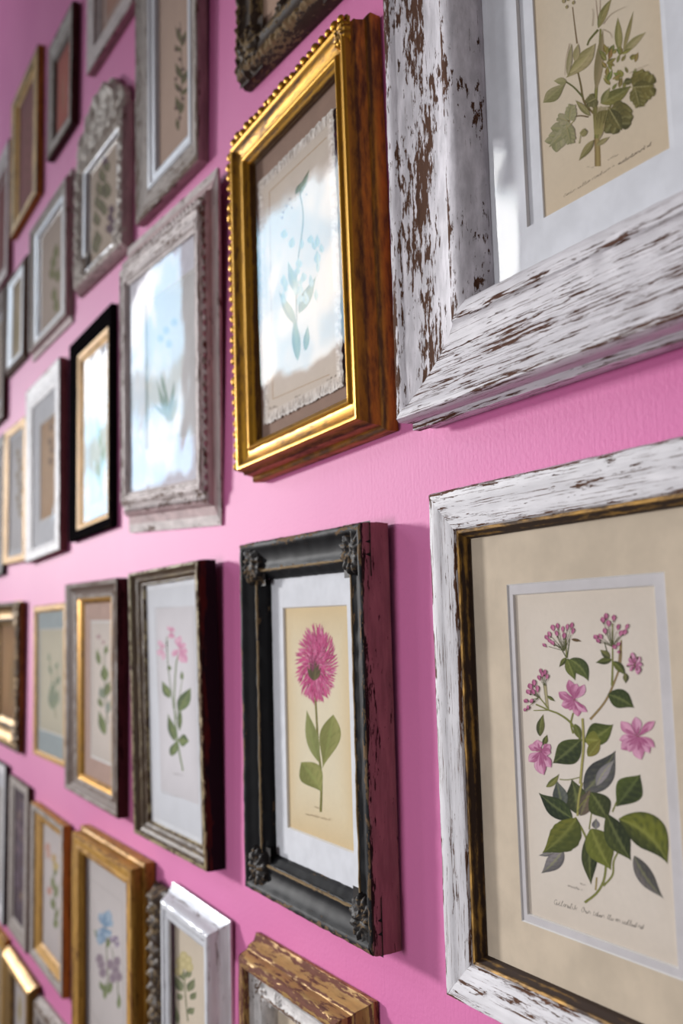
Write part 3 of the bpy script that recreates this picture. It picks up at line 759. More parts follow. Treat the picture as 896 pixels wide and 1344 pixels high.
# torn edged sheet
V, F, CO_, k = [], [], [], 0
n = 150
def ragged(t):
    t = t % 1.0
    sgm = t * 4
    x0, x1, z0, z1 = sx
    if sgm < 1: p = (x0 + (x1 - x0) * sgm, z0); nn = (0, -1)
    elif sgm < 2: p = (x1, z0 + (z1 - z0) * (sgm - 1)); nn = (1, 0)
    elif sgm < 3: p = (x1 + (x0 - x1) * (sgm - 2), z1); nn = (0, 1)
    else: p = (x0, z1 + (z0 - z1) * (sgm - 3)); nn = (-1, 0)
    return p, nn
ccx, ccz = (sx[0] + sx[1]) / 2, (sx[2] + sx[3]) / 2
for i in range(n * 4):
    p, nn = ragged(i / (n * 4)); r = random.Random(i * 13 + 5)
    j = .0016 * mnoise.noise(Vector((p[0] * 260, p[1] * 260, 2))) + .0010 * (r.random() - .5)
    for q, hh, c in ((j, .0002, (238, 232, 226)), (-.0028 + j * .8, .0009 * r.random() + .0003, mixc((248, 242, 236), (206, 196, 186), r.random())), (-.0066 + j * 1.5, .0006 * r.random() + .0003, mixc((244, 236, 228), (200, 186, 174), r.random())), (-.0095, .0004, (216, 204, 192))):
        V.append((p[0] + nn[0] * q, -f.hm - hh + .0, p[1] + nn[1] * q)); CO_.append(lin4(c))
m4 = n * 4
for i in range(m4):
    for j in range(3):
        a0, a1 = i * 4 + j, ((i + 1) % m4) * 4 + j
        F.append((a0, a1, a1 + 1, a0 + 1))
mesh_obj('torn_paper_edge', V, F, M['print'], f.e, col=CO_)
a = Art(f, h=f.hm + .0003, seed=8)
a.paper(grow(sx, -.0094), (214, 202, 188), (210, 196, 182))
m1 = px(270, 0, 3.446); n1 = px(270, 330, 3.446)
og = (170, 130, 80)
a.line([m1(287, 868), m1(545, 622)], .8, og); a.line([m1(287, 868), n1(303, 668)], .8, og); a.line([n1(303, 668), n1(560, 556)], .7, og)
GD, GL = (62, 84, 56), (122, 140, 100)
a.leaf(m1(425, 880), m1(468, 765), 3.2, GD, GL); a.leaf(m1(405, 880), m1(440, 815), 3.0, GD, GL); a.stem([m1(425, 870), m1(440, 1000), n1(410, 120), n1(415, 490)], 1.4, 1.6, (90, 100, 64))
for i, (x, y) in enumerate(((350, 960), (365, 930), (380, 900), (345, 985), (390, 940), (455, 880))): a.blob(m1(x, y), 1.2, 1.6, (140, 116, 100))
a.leaf(n1(415, 495), n1(400, 280), 5.6, GD, GL); a.leaf(n1(450, 450), n1(462, 330), 4, GD, GL); a.leaf(n1(405, 330), n1(330, 180), 6, GD, GL); a.leaf(n1(420, 280), n1(500, 110), 7, GD, GL); a.leaf(n1(415, 200), n1(370, 40), 6, (96, 120, 110), (150, 170, 160))
for i in range(26):
    X, Y = 340 + 190 * a.r.random(), -90 + 330 * a.r.random()
    a.leaf(n1(X, Y + 30), n1(X + 26 * (a.r.random() - .5), Y - 40 * a.r.random()), 2.2 + 2.4 * a.r.random(), (130, 156, 158), (186, 198, 196), n=6, m=4)
a.script('mtumlacn', n1(365, 560), n1(475, 505), 2.6, .4, (160, 146, 130)); a.script('suc', n1(275, 720), n1(325, 700), 5, .7, (150, 136, 124)); a.script('eq', n1(405, 665), n1(455, 640), 6, .8, (140, 126, 112)); a.script('fll', n1(535, 605), n1(595, 575), 6, .8, (140, 126, 112))
a.done(); f.glass()

# ================================================================== dark frame with pale pink flower (middle row)
f = Frame((-.9705, -.0722), .2105, .2799, .0217, -.11, 1.3, hs=.0125, bl=.0290, bt=.0150, bb=.0157,
          label='deep black sided walnut frame with white mount, pale pink flower print')
f.moulding([(-.0004, 0, .1, 1), (-.0006, .3, .0, 1), (-.0006, .70, .9, 1), (-.0004, .82, 1, 1), (-.0002, .92, .6, 3), (.02, 1, .5, 3), (.16, 1, .3, 3), (.2, .90, .3, 0), (.30, .58, .0, 0), (.50, .44, .2, 0), (.56, .52, 1, 0), (.63, .50, .8, 0), (.68, .34, .2, 0), (.86, .16, .1, 0), (.93, .18, .9, 3), (1.0, -.02, .3, 3), (1.01, -.5, 0, 0)],
           [M['walnut'], M['black_side'], M['walnut'], M['aged_cream_edge']], wob=.0005)
f.mount(inset(f, .02, .02, .02, .02), M['mat_white'], h=f.hm, bev=.0002, drop=.0002)
a = Art(f, h=f.hm - .0001, seed=9)
a.paper((f.sx0, f.sx1, f.sz0, f.sz1), (226, 228, 234))
q = [(203, 798), (254, 796), (261, 1054), (213, 1040)]
a.paper(f.rect(q, a.h), (226, 222, 226)); a.V = [(v[0], v[1] - (.00001 if i >= 225 else 0), v[2]) for i, v in enumerate(a.V)]
a.k = 3
plate_line(a, q, .7, (170, 164, 164))
E_ = px(160, 720, 3.126)
a.stem([E_(250, 912), E_(228, 790), E_(215, 640), E_(222, 480), E_(235, 430)], 2, 1.6, (130, 150, 92)); a.stem([E_(213, 660), E_(190, 490), E_(184, 360)], 1.4, 1, (120, 140, 90)); a.stem([E_(222, 700), E_(250, 520)], 1.0, .8, (130, 150, 92))
def LU(p0, p1, hw, **k): a.leaf(E_(*p0), E_(*p1), hw / 3.126, (74, 92, 62), (138, 154, 100), n=10, m=6, **k)
LU((233, 668), (282, 572), 26, hw2=8, acu=.3); LU((236, 748), (238, 640), 10); LU((196, 614), (163, 542), 16); LU((218, 792), (187, 676), 16); LU((202, 852), (226, 786), 17); LU((230, 785), (276, 790), 26, peak=.5); LU((195, 500), (193, 478), 9); LU((246, 540), (246, 500), 7)
flower(a, E_(238, 412), [E_(220, 365), E_(264, 392), E_(266, 470), E_(206, 442), E_(240, 356), E_(250, 470), E_(268, 430)], 5.5, (212, 140, 174), (238, 196, 212)); flower(a, E_(202, 342), [E_(188, 318), E_(216, 328), E_(214, 368), E_(198, 370)], 4, (206, 134, 166), (234, 188, 206)); flower(a, E_(163, 408), [E_(154, 375), E_(168, 460), E_(176, 395), E_(152, 440)], 4, (216, 160, 186), (236, 196, 212))
a.stem([E_(184, 380), E_(186, 420)], 2, 1, (90, 100, 60)); a.script('malumn', E_(210, 924), E_(252, 934), 2.0, .4, (170, 164, 164))
a.done(); f.glass()

# ================================================================== brown wood frame (middle row)
f = Frame((-1.2731, -.0690), .2440, .2762, .0146, -1.09, .5, hs=.0044, bl=.0640, br=.050, bt=.0272, bb=.0258,
          label='weathered brown wooden frame with gilt slip and green leaf print')
f.moulding([(-.0004, 0, .1, 1), (-.0006, .9, .4, 1), (.02, 1, 1, 2), (.14, 1, .6, 2), (.18, .9, .3, 0), (.40, .55, .0, 0), (.52, .48, .2, 0), (.56, .62, 1, 2), (.72, .58, .5, 2), (.75, .40, 0, 2), (.76, .2, 0, 0)], [M['brown_wood'], M['red_brown_side'], M['grey_wood']], wob=.0004)
f.moulding([(.745, .2, .4), (.77, .46, -.3), (.86, .42, -.2), (.92, .25, .5), (1, 0, 0), (1.01, -.5, 0)], [M['gold']], name='gilt_slip')
win = f.rect([(118, 815), (148, 813.5), (152, 1009), (120, 993)], f.hm)
f.mount(win, M['mat_pink'], bev=.0025)
a = Art(f, seed=12); a.paper(grow(win, .001), (226, 214, 204))
g = px(0, 700, 2.8)
a.stem([g(395, 700), g(385, 560), g(384, 440)], 1.6, 1, (110, 124, 80))
def LG(p0, p1, hw, d=(86, 104, 62), l=(146, 160, 104)): a.leaf(g(*p0), g(*p1), hw / 2.8, d, l, n=8, m=4)
LG((386, 742), (362, 648), 14); LG((366, 485), (354, 420), 9); LG((388, 445), (392, 408), 8); LG((385, 545), (382, 478), 15); LG((380, 610), (368, 560), 12, (110, 124, 116), (160, 172, 160)); LG((395, 660), (408, 610), 12, (126, 140, 140), (176, 184, 180)); LG((388, 600), (402, 540), 14, (90, 104, 70), (140, 150, 100)); LG((375, 640), (360, 600), 9)
a.blob(g(362, 380), 3, 3, (216, 180, 180)); a.blob(g(380, 400), 2, 3, (210, 170, 170))
a.done(); f.glass()

# ================================================================== thin gold frame with blue grey mount
f = Frame((-1.5231, -.0665), .2070, .2298, .0070, -.2, .5, hs=.0043, bl=.0193, bt=.0102, bb=.0075,
          label='thin gold frame with blue grey mount between carved gold and brown frames')
f.moulding(P_flat(0, 0, 0), [M['ochre_wood']])
win = inset(f, .05, .02, .15, .12); f.mount(win, M['mat_blue'])
a = Art(f, seed=13); a.paper(grow(win, .001), (222, 214, 190))
def LS(p0, p1, hw, d=(130, 146, 130), l=(176, 184, 164)): a.leaf(g(*p0), g(*p1), hw / 2.8, d, l, n=8, m=4)
a.stem([g(205, 680), g(195, 560), g(180, 440)], 1.2, .8, (150, 150, 110)); a.stem([g(200, 600), g(212, 470)], 1, .6, (150, 150, 110))
for p in (((195, 650), (185, 560), 14), ((200, 640), (215, 570), 12), ((200, 590), (190, 540), 9), ((205, 560), (222, 520), 8), ((190, 520), (180, 480), 6), ((205, 500), (212, 470), 6), ((182, 470), (178, 440), 5)): LS(*p)
a.done(); f.glass()

# ================================================================== carved gold frame, far left of the middle row
f = Frame((-1.8450, -.0621), .2500, .2490, .0110, -1.04, .4, hs=.0030, bl=.0540, bt=.0409, bb=.0471,
          label='heavily carved antique gold frame at the left end of the middle row')
f.moulding(P_cove(0, 0, 1), [M['old_gold'], M['old_gold']], carve=[(.04, .34, 'leaf', .0050, .016), (.68, .80, 'bead', .002, .006)], smooth=70)
four_corners(f, .026, .024, f.th * .9, .006, M['old_gold'], 5)
a = Art(f, seed=14); a.paper((f.sx0 - .002, f.sx1 + .002, f.sz0 - .002, f.sz1 + .002), (186, 140, 84), (150, 106, 56))
a.leaf((14, 930), (18, 840), 3, (140, 100, 50), (176, 136, 80)); a.done(); f.glass()

# ================================================================== deep whitewashed frame (bright reflection)
f = Frame((-.9899, .2806), .2507, .2736, .0220, -4.03, 1.6, hs=.0170, bl=.0161, bt=.0200, bb=.0120, fx=1.0, fz=2.2,
          label='deep whitewashed frame with flared outer step, wide mount, right of the black and gold frame')
f.moulding([(-.0150, 0, .4, 0), (-.0155, .16, .6, 0), (-.0125, .22, .3, 0), (-.0110, .26, .2, 1), (-.0070, .34, .2, 1), (-.0060, .62, .2, 1), (-.0045, .68, .8, 0), (-.0018, .78, .6, 0), (-.0008, .90, .5, 0), (.04, 1, 1, 0), (.24, 1, .4, 0), (.30, .80, .8, 0), (.5, .7, .1, 0), (.56, .8, .9, 0), (.75, .7, .4, 0), (.8, .3, .3, 0), (1, 0, .2, 0), (1.01, -.5, 0, 0)],
           [M['whitewash'], M['pale_bounce_side']], carve=[(-.0045, -.0018, 'rope', .0026, .010)], wob=.0004, smooth=50)
win = f.rect([(190, 402), (257, 345), (257, 560), (190, 600)], f.hm)
f.mount(win, M['mat_cool'], bev=.002)
a = Art(f, seed=15); a.paper(grow(win, .001), (208, 206, 206))
k2 = px(0, 380, 2.8)
for p0, p1, hw in (((620, 495), (575, 330), 9), ((622, 490), (600, 320), 8), ((626, 490), (640, 330), 9), ((630, 490), (655, 380), 8), ((618, 470), (560, 420), 7), ((610, 400), (590, 300), 7)): a.leaf(k2(*p0), k2(*p1), hw / 2.8, (66, 78, 66), (110, 120, 104), n=8, m=4)
for p in ((590, 180), (620, 200), (610, 150), (640, 120)): a.blob(k2(*p), 5, 6, (150, 170, 180), (186, 196, 204))
a.done(); f.glass()

# ================================================================== black frame with gold slip
f = Frame((-1.3018, .2754), .2075, .2844, .0090, .29, 0, hs=.0028, bl=.0600, br=.030, bt=.0385, bb=.0210,
          label='plain black frame with bright gold inner slip and white mount')
f.moulding([(-.0003, 0, 0, 0), (-.0005, .9, .4, 0), (.02, 1, .9, 0), (.12, 1, .3, 0), (.3, .72, .1, 0), (.55, .66, .2, 0), (.6, .5, .2, 0), (.61, .2, 0, 0)], [M['black_frame']])
f.moulding([(.60, .2, .4), (.63, .62, -.3), (.82, .5, -.2), (.86, .28, .5), (1, 0, 0), (1.01, -.5, 0)], [M['ochre_wood']], name='gilt_slip')
win = f.rect([(118, 487), (145, 462), (145, 655), (118, 666)], f.hm); win = (win[0], f.sx1 - .006, win[2], win[3])
f.mount(win, M['mat_white'], bev=.0025)
a = Art(f, seed=16); a.paper(grow(win, .001), (222, 218, 206)); a.stem([(133, 650), (132, 560)], 1.4, 1, (150, 160, 110))
for p in (((132, 640), (126, 600), 3), ((132, 620), (138, 580), 3), ((132, 590), (128, 550), 3)): a.leaf(p[0], p[1], p[2], (130, 142, 92), (176, 182, 130), n=6, m=4)
a.done(); f.glass()

# ================================================================== white frame with tan print
f = Frame((-1.5602, .2668), .2276, .2863, .0130, .54, .3, hs=.0095, bl=.0358, bt=.0354, bb=.0194,
          label='white painted frame holding a tan print, left of the black frame')
f.moulding(P_cove(1, 0, 0), [M['white_paint'], M['pink_bounce_side']], wob=.0003)
win = f.rect([(52, 555), (76, 537), (76, 676), (52, 685)], f.hm); win = (win[0], f.sx1 - .004, win[2], win[3])
f.mount(win, M['mat_white'], bev=.004)
a = Art(f, seed=17); a.paper(grow(win, .001), (208, 176, 144), (196, 158, 122))
for p in ((185, 470), (188, 505), (185, 560), (190, 590), (186, 630)): a.blob(k2(*p), 3.2, 6, (150, 126, 108), (176, 150, 126))
a.done(); f.glass()

# ================================================================== gold frame with white mount, far left
f = Frame((-1.7805, .2531), .1960, .2442, .0100, -1.57, .5, hs=.0090, bl=.0400, br=.030, bt=.0152, bb=.0110,
          label='flat gold frame with wide white mount, partly behind the white frame')
f.moulding(P_flat(0, 0, 0), [M['ochre_wood']])
win = inset(f, .05, .05, .05, .05); f.mount(win, M['mat_white'])
a = Art(f, seed=18); a.paper(grow(win, .001), (226, 224, 226))
for i in range(9): a.blob(k2(66 + 5 * (i % 3), 600 + 28 * i), 3, 6, (176, 160, 140), (206, 196, 184))
a.done(); f.glass()

# ================================================================== grey silver frame (upper left)
f = Frame((-1.5449, .5779), .2491, .2106, .0120, -1.25, .6, hs=.0040, bl=.0444, bt=.0248, bb=.0190, fx=.7, fz=1.2,
          label='grey silvered frame with white slip, left of the arched carved frame')
f.moulding([(-.010, 0, .3, 1), (-.010, .25, .5, 1), (-.002, .4, .2, 1), (-.0004, .92, .5, 1), (.03, 1, .6, 0), (.22, 1, .1, 0), (.28, .7, .5, 0), (.42, .55, .4, 0), (.48, .62, .2, 0), (.6, .6, .2, 0), (.64, .3, .2, 0)], [M['grey_wood'], M['pale_bounce_side']], wob=.0003)
f.moulding([(.62, .3, 0), (.66, .56, 0), (.86, .52, 0), (.92, .3, .2), (1, 0, 0), (1.01, -.5, 0)], [M['silver_white']], name='white_slip')
a = Art(f, seed=19); a.paper((f.sx0 - .001, f.sx1 + .001, f.sz0 - .001, f.sz1 + .001), (204, 186, 172))
k1 = px(0, 0, 2.8)
for p in ((205, 920), (195, 960), (210, 1010), (198, 1080), (205, 1120), (190, 1000)): a.leaf(k1(p[0], p[1] + 30), k1(p[0] + 4, p[1] - 30), 4, (120, 122, 84), (164, 160, 120), n=6, m=4)
a.done(); f.glass()

# ================================================================== arched carved plaster frame
f = Frame((-1.2483, .5676), .2250, .1720, .0135, -3.0, .5, hs=.0045, bl=.0392, bt=.0150, bb=.0200, fx=.8, fz=1.0,
          label='off white carved frame with tall arched crest and grape print')
f.moulding([(-.008, 0, .3, 1), (-.008, .3, .4, 1), (-.0004, .9, .4, 1), (.03, 1, .4, 0), (.30, .9, .1, 0), (.50, .8, .1, 0), (.60, .6, .2, 0), (.66, .4, .2, 2), (.72, .55, 0, 2), (.9, .5, 0, 2), (1, 0, 0, 2), (1.01, -.5, 0, 2)], [M['carved_plaster'], M['pale_bounce_side'], M['silver_white']], carve=[(.03, .50, 'leaf', .0045, .018)], smooth=70)
# arched crest: a relief slab standing on the top rail
n_, m_ = 60, 18
V, F, UV, WR = [], [], [], []
for i in range(n_ + 1):
    u = i / n_ * 2 - 1
    top = .030 + .058 * (max(0, 1 - abs(u) ** 1.7)) + .006 * abs(math.cos(7 * u))
    for j in range(m_ + 1):
        v = j / m_
        ed = min(1, min(v, 1 - v) * 6, (1 - abs(u)) * 8)
        y = f.th * (.55 + .35 * ed) + .0050 * ed * (.5 + .5 * math.sin(16 * math.hypot(u * 1.3, v - .2) + 3 * math.cos(5 * math.atan2(v - .2, u)))) + .002 * ed * mnoise.noise(Vector((u * 9, v * 6, 1)))
        V.append((u * (f.w / 2 - .002), -y, f.h - .012 + top * v)); UV.append((u * .1, v * .08)); WR.append(.4 * ed)
nb = len(V)
for i in range(n_):
    for j in range(m_):
        a_ = i * (m_ + 1) + j; F.append((a_, a_ + m_ + 1, a_ + m_ + 2, a_ + 1))
rim = [i * (m_ + 1) + m_ for i in range(n_ + 1)]
rim = [j for j in range(m_)] + rim + [n_ * (m_ + 1) + j for j in range(m_ - 1, -1, -1)]
for r_ in rim: V.append((V[r_][0], -.001, V[r_][2])); UV.append(UV[r_]); WR.append(.2)
for i in range(len(rim) - 1): F.append((rim[i], rim[i + 1], nb + i + 1, nb + i))
mesh_obj('carved_crest', V, F, M['carved_plaster'], f.e, None, UV, WR, None, 60)
four_corners(f, .024, .020, f.th * .8, .006, M['carved_plaster'], 5, only=(0, 1))
a = Art(f, seed=20); a.paper((f.sx0 - .001, f.sx1 + .001, f.sz0 - .001, f.sz1 + .001), (204, 186, 168))
for p in ((390, 600), (375, 640), (365, 690), (385, 700), (360, 740), (380, 760), (355, 800), (395, 690), (360, 870), (350, 900)): a.leaf(k1(p[0] + 6, p[1] + 34), k1(p[0] - 6, p[1] - 30), 5, (92, 88, 70), (146, 138, 112), n=6, m=4)
for p in ((410, 770), (405, 800), (415, 820), (400, 840), (412, 850), (385, 590)): a.blob(k1(*p), 4, 6, (92, 70, 84), (120, 96, 104))
a.done(); f.glass()

# ================================================================== tall white frame, upper row
f = Frame((-.9812, .6822), .1998, .4120, .0145, -2.21, .7, hs=.0050, bl=.0560, br=.042, bt=.0569, bb=.0455,
          label='tall whitewashed frame with brown flecks, dark olive leaf sprig print')
f.moulding([(-.0010, 0, .2, 1), (-.0012, .55, .2, 1), (-.0010, .80, .7, 1), (-.0004, .94, .9, 0), (.03, 1, 1, 0), (.12, 1, .6, 0), (.18, .85, .5, 0), (.40, .62, .3, 0), (.55, .58, .4, 0), (.6, .5, .4, 0), (.62, .3, .3, 0)], [M['grey_wood'], M['pale_bounce_side']], wob=.0004)
f.moulding([(.60, .3, .2), (.64, .62, 0), (.76, .58, 0), (.80, .40, .3), (.86, .44, 0), (.95, .36, 0), (1, 0, 0), (1.01, -.5, 0)], [M['silver_white']], name='white_slip')
a = Art(f, seed=21); a.paper((f.sx0 - .001, f.sx1 + .001, f.sz0 - .001, f.sz1 + .001), (206, 178, 160))
a.stem([k1(655, 480), k1(668, 300), k1(662, 80)], 1.4, .8, (110, 96, 72))
for p0, p1, hw in (((668, 160), (645, 95), 9), ((668, 170), (684, 110), 9), ((664, 190), (640, 165), 8), ((668, 290), (644, 230), 11), ((668, 310), (692, 250), 11), ((664, 340), (640, 300), 9), ((664, 350), (694, 320), 9), ((660, 410), (646, 350), 10), ((660, 420), (676, 370), 9), ((655, 480), (648, 430), 7)): a.leaf(k1(*p0), k1(*p1), hw / 2.8, (74, 68, 50), (124, 112, 84), n=8, m=4)
for i in range(10): a.blob(k1(660 + 16 * math.sin(i * 2.1), 110 + 36 * i), 2, 2.6, (120, 90, 84))
a.done(); f.glass()

# ================================================================== pale frame, top
f = Frame((-1.2000, .8752), .2100, .1965, .0130, -4.0, 1.0, hs=.0042, bl=.0480, bt=.0491, bb=.0338,
          label='pale whitewashed frame cut off by the top edge, above the arched frame')
f.moulding(P_flat(1, 0, 0), [M['whitewash'], M['pale_bounce_side']], wob=.0004)
f.mount(inset(f, .12), M['mat_pink'])
a = Art(f, seed=22); a.paper(inset(f, .1), (196, 150, 130)); a.done(); f.glass()

# ================================================================== brown frame with salmon print
f = Frame((-1.4686, .8522), .1533, .1866, .0125, -2.83, .3, hs=.0061, bl=.0310, bt=.0348, bb=.0264,
          label='brown grey wooden frame with salmon pink print near the top left')
f.moulding(P_cove(1, 0, 2), [M['grey_wood'], M['red_brown_side'], M['brown_wood']])
a = Art(f, seed=23); a.paper((f.sx0 - .001, f.sx1 + .001, f.sz0 - .001, f.sz1 + .001), (206, 116, 100), (186, 96, 86)); a.leaf((83, 150), (82, 90), 3, (180, 96, 84), (214, 140, 122)); a.done(); f.glass()

# ================================================================== dark gold frame, top left
f = Frame((-1.7347, .8727), .2209, .2660, .0115, .12, 0, hs=.0054, bl=.0440, bt=.0252, bb=.0220,
          label='tall dull gold frame with mauve pink print near the top left')
f.moulding(P_flat(0, 1, 0), [M['ochre_wood'], M['old_gold']])
a = Art(f, seed=24); a.paper((f.sx0 - .001, f.sx1 + .001, f.sz0 - .001, f.sz1 + .001), (168, 110, 108), (150, 92, 96))
for i in range(6): a.blob((36 + 2 * (i % 2), 150 + 18 * i), 3, 7, (150, 96, 92), (166, 112, 106))
a.done(); f.glass()

# ================================================================== small grey brown frame, left
f = Frame((-1.8000, .5756), .1560, .1742, .0100, -1.0, 0, hs=.0062, bl=.0355, bt=.0178, bb=.0158, fz=1.0,
          label='small grey brown wooden frame with white slip, left of the silvered frame')
f.moulding([(-.006, 0, .2, 0), (-.006, .4, .3, 0), (-.0004, .9, .4, 0), (.03, 1, .6, 0), (.3, .95, .1, 0), (.4, .6, .2, 0), (.42, .3, 0, 0)], [M['brown_wood']])
f.moulding([(.40, .3, 0), (.44, .7, 0), (.8, .6, 0), (.86, .3, 0), (1, 0, 0), (1.01, -.5, 0)], [M['silver_white']], name='white_slip')
a = Art(f, seed=25); a.paper((f.sx0 - .001, f.sx1 + .001, f.sz0 - .001, f.sz1 + .001), (206, 188, 158)); a.leaf((22, 460), (22, 400), 3, (176, 160, 124), (196, 180, 146)); a.done(); f.glass()

# ================================================================== frames cut by the left edge
def edge_frame(c, w, h, d, label, prof, mats, mat, paper, seed, roll=0, bl=.03):
    fr = Frame(c, w, h, d, roll, 0, hs=d * .5, bl=bl, label=label)
    fr.moulding(prof, mats)
    fr.mount(inset(fr, .1), mat)
    b = Art(fr, seed=seed); b.paper(inset(fr, .09), paper)
    zc = fr.h / 2
    b.done(); fr.glass()
    return fr
edge_frame((-1.968, .819), .180, .270, .010, 'pale pinkish frame with rose print cut by the left edge, beside the dull gold frame', P_flat(1, 0, 0), [M['whitewash'], M['pale_bounce_side']], M['mat_rose'], (150, 84, 84), 26)
edge_frame((-1.985, .540), .172, .256, .010, 'grey brown frame edge at the far left beside the small wooden frame', P_flat(0, 0, 0), [M['brown_wood']], M['mat_grey'], (196, 180, 160), 27)
edge_frame((-1.980, .249), .180, .264, .008, 'dark grey frame edge at the far left beside the flat gold frame', P_flat(0, 0, 0), [M['grey_dark']], M['mat_grey'], (190, 180, 170), 28)
edge_frame((-1.9360, -.3543), .206, .2683, .0090, 'white frame cut by the left edge, first in the lower row', P_flat(1, 0, 0), [M['white_paint'], M['grey_dark']], M['mat_white'], (214, 210, 206), 29, roll=-1.0, bl=.022)

# ================================================================== grey frame with dark print (lower row)
f = Frame((-1.7276, -.3615), .1439, .2537, .0075, -1.88, .4, hs=.0052, bl=.0310, bt=.0150, bb=.0276,
          label='narrow grey wooden frame holding a dark plum print, lower row')
f.moulding(P_flat(1, 0, 0), [M['grey_wood'], M['brown_wood']], wob=.0003)
a = Art(f, seed=30); a.paper((f.sx0 - .001, f.sx1 + .001, f.sz0 - .001, f.sz1 + .001), (98, 78, 90), (76, 60, 72))
Yp = px(0, 980, 3.69)
for i in range(26):
    X, Y = 78 + 34 * a.r.random(), 250 + 560 * a.r.random()
    a.blob(Yp(X, Y), 2.4 + 2 * a.r.random(), 5 + 4 * a.r.random(), [(150, 126, 134), (132, 110, 130), (160, 134, 110), (110, 100, 116)][i % 4], (96, 78, 92))
a.done(); f.glass()

# ================================================================== grey brown frame with gilt bevel (lower row)
f = Frame((-1.5110, -.3680), .2040, .2267, .0123, -1.52, .5, hs=.0040, bl=.0500, br=.0424, bt=.0225, bb=.0286,
          label='grey brown wooden frame with gilded inner edge, peach floral print, lower row')
f.moulding([(-.0004, 0, .2, 1), (-.0006, .85, .3, 1), (.02, .97, .8, 0), (.10, 1, .3, 0), (.35, .92, .1, 0), (.42, .8, .6, 0), (.46, .5, .3, 0), (.47, .2, 0, 0)], [M['grey_wood'], M['ochre_wood']], wob=.0003)
f.moulding([(.45, .2, .4), (.49, .66, -.2), (.8, .3, .1), (.9, .25, .4), (1, 0, 0), (1.01, -.5, 0)], [M['ochre_wood']], name='gilt_bevel')
a = Art(f, seed=31); a.paper((f.sx0 - .001, f.sx1 + .001, f.sz0 - .001, f.sz1 + .001), (226, 216, 214))
kz = px(0, 980, 2.8)
a.stem([kz(205, 670), kz(200, 500), kz(195, 400)], 1.4, 1, (140, 146, 96))
for p0, p1, hw in (((200, 530), (188, 470), 8), ((202, 560), (212, 500), 8), ((198, 600), (188, 550), 8), ((205, 670), (204, 620), 9), ((202, 640), (215, 590), 7), ((200, 480), (210, 430), 6)): a.leaf(kz(*p0), kz(*p1), hw / 2.8, (110, 124, 76), (160, 168, 116), n=6, m=4)
for p, c in (((175, 370), (226, 178, 160)), ((182, 530), (226, 176, 160)), ((205, 440), (220, 196, 130)), ((178, 395), (230, 186, 170)), ((198, 410), (222, 190, 140))): a.blob(kz(*p), 3.6, 6, c, tuple(v * .93 for v in c))
a.done(); f.glass()

# ================================================================== big ochre gold frame (lower row)
f = Frame((-1.1863, -.3768), .2470, .2579, .0250, .04, .3, hs=.0190, bl=.0290, bt=.0222, bb=.0300,
          label='double stepped ochre gold frame with blue iris print, lower row')
f.moulding([(-.006, 0, .2, 0), (-.0062, .40, .2, 0), (-.0056, .46, .9, 0), (-.0045, .47, .3, 0), (-.0035, .40, .3, 0), (-.0010, .44, .2, 0), (-.0006, .92, .3, 0), (.03, 1, .9, 0), (.30, 1, .2, 0), (.40, .82, .2, 0), (.60, .66, .1, 0), (.66, .76, .8, 0), (.80, .68, .2, 0), (.86, .3, .3, 0), (1, 0, .2, 0), (1.01, -.5, 0, 0)], [M['ochre_wood']], wob=.0003)
win = inset(f, .05, .04, .04, .05); f.mount(inset(f, .01), M['mat_grey'], h=f.hp + .0006, bev=.0002, drop=.0002)
a = Art(f, h=f.hp + .0007, seed=32); a.paper((f.sx0, f.sx1, f.sz0, f.sz1), (216, 208, 206))
plate_line(a, [(118, 1152), (160, 1184), (164, 1400), (116, 1320)], .6, (180, 172, 168))
K_ = px(0, 980, 2.8)
a.stem([K_(400, 900), K_(392, 760), K_(390, 640)], 1.6, 1, (130, 136, 92)); a.stem([K_(435, 960), K_(430, 850), K_(410, 740)], 1.4, 1, (130, 136, 92))
for p0, p1, hw in (((372, 710), (345, 670), 10), ((385, 900), (364, 860), 10), ((384, 930), (392, 860), 9), ((436, 965), (438, 905), 8), ((400, 910), (412, 850), 9), ((395, 740), (404, 690), 8)): a.leaf(K_(*p0), K_(*p1), hw / 2.8, (96, 112, 78), (150, 160, 116), n=8, m=4)
flower(a, K_(385, 665), [K_(365, 610), K_(400, 600), K_(415, 640), K_(405, 700), K_(365, 730), K_(352, 690)], 7, (112, 146, 178), (176, 198, 216)); flower(a, K_(420, 720), [K_(405, 700), K_(432, 695), K_(440, 730)], 5, (130, 116, 140), (176, 164, 180))
for p in ((372, 800), (378, 830), (430, 790), (425, 820), (436, 845), (415, 850), (405, 800), (366, 780)): a.blob(K_(*p), 5, 7, (140, 122, 138), (168, 152, 160))
a.done(); f.glass()

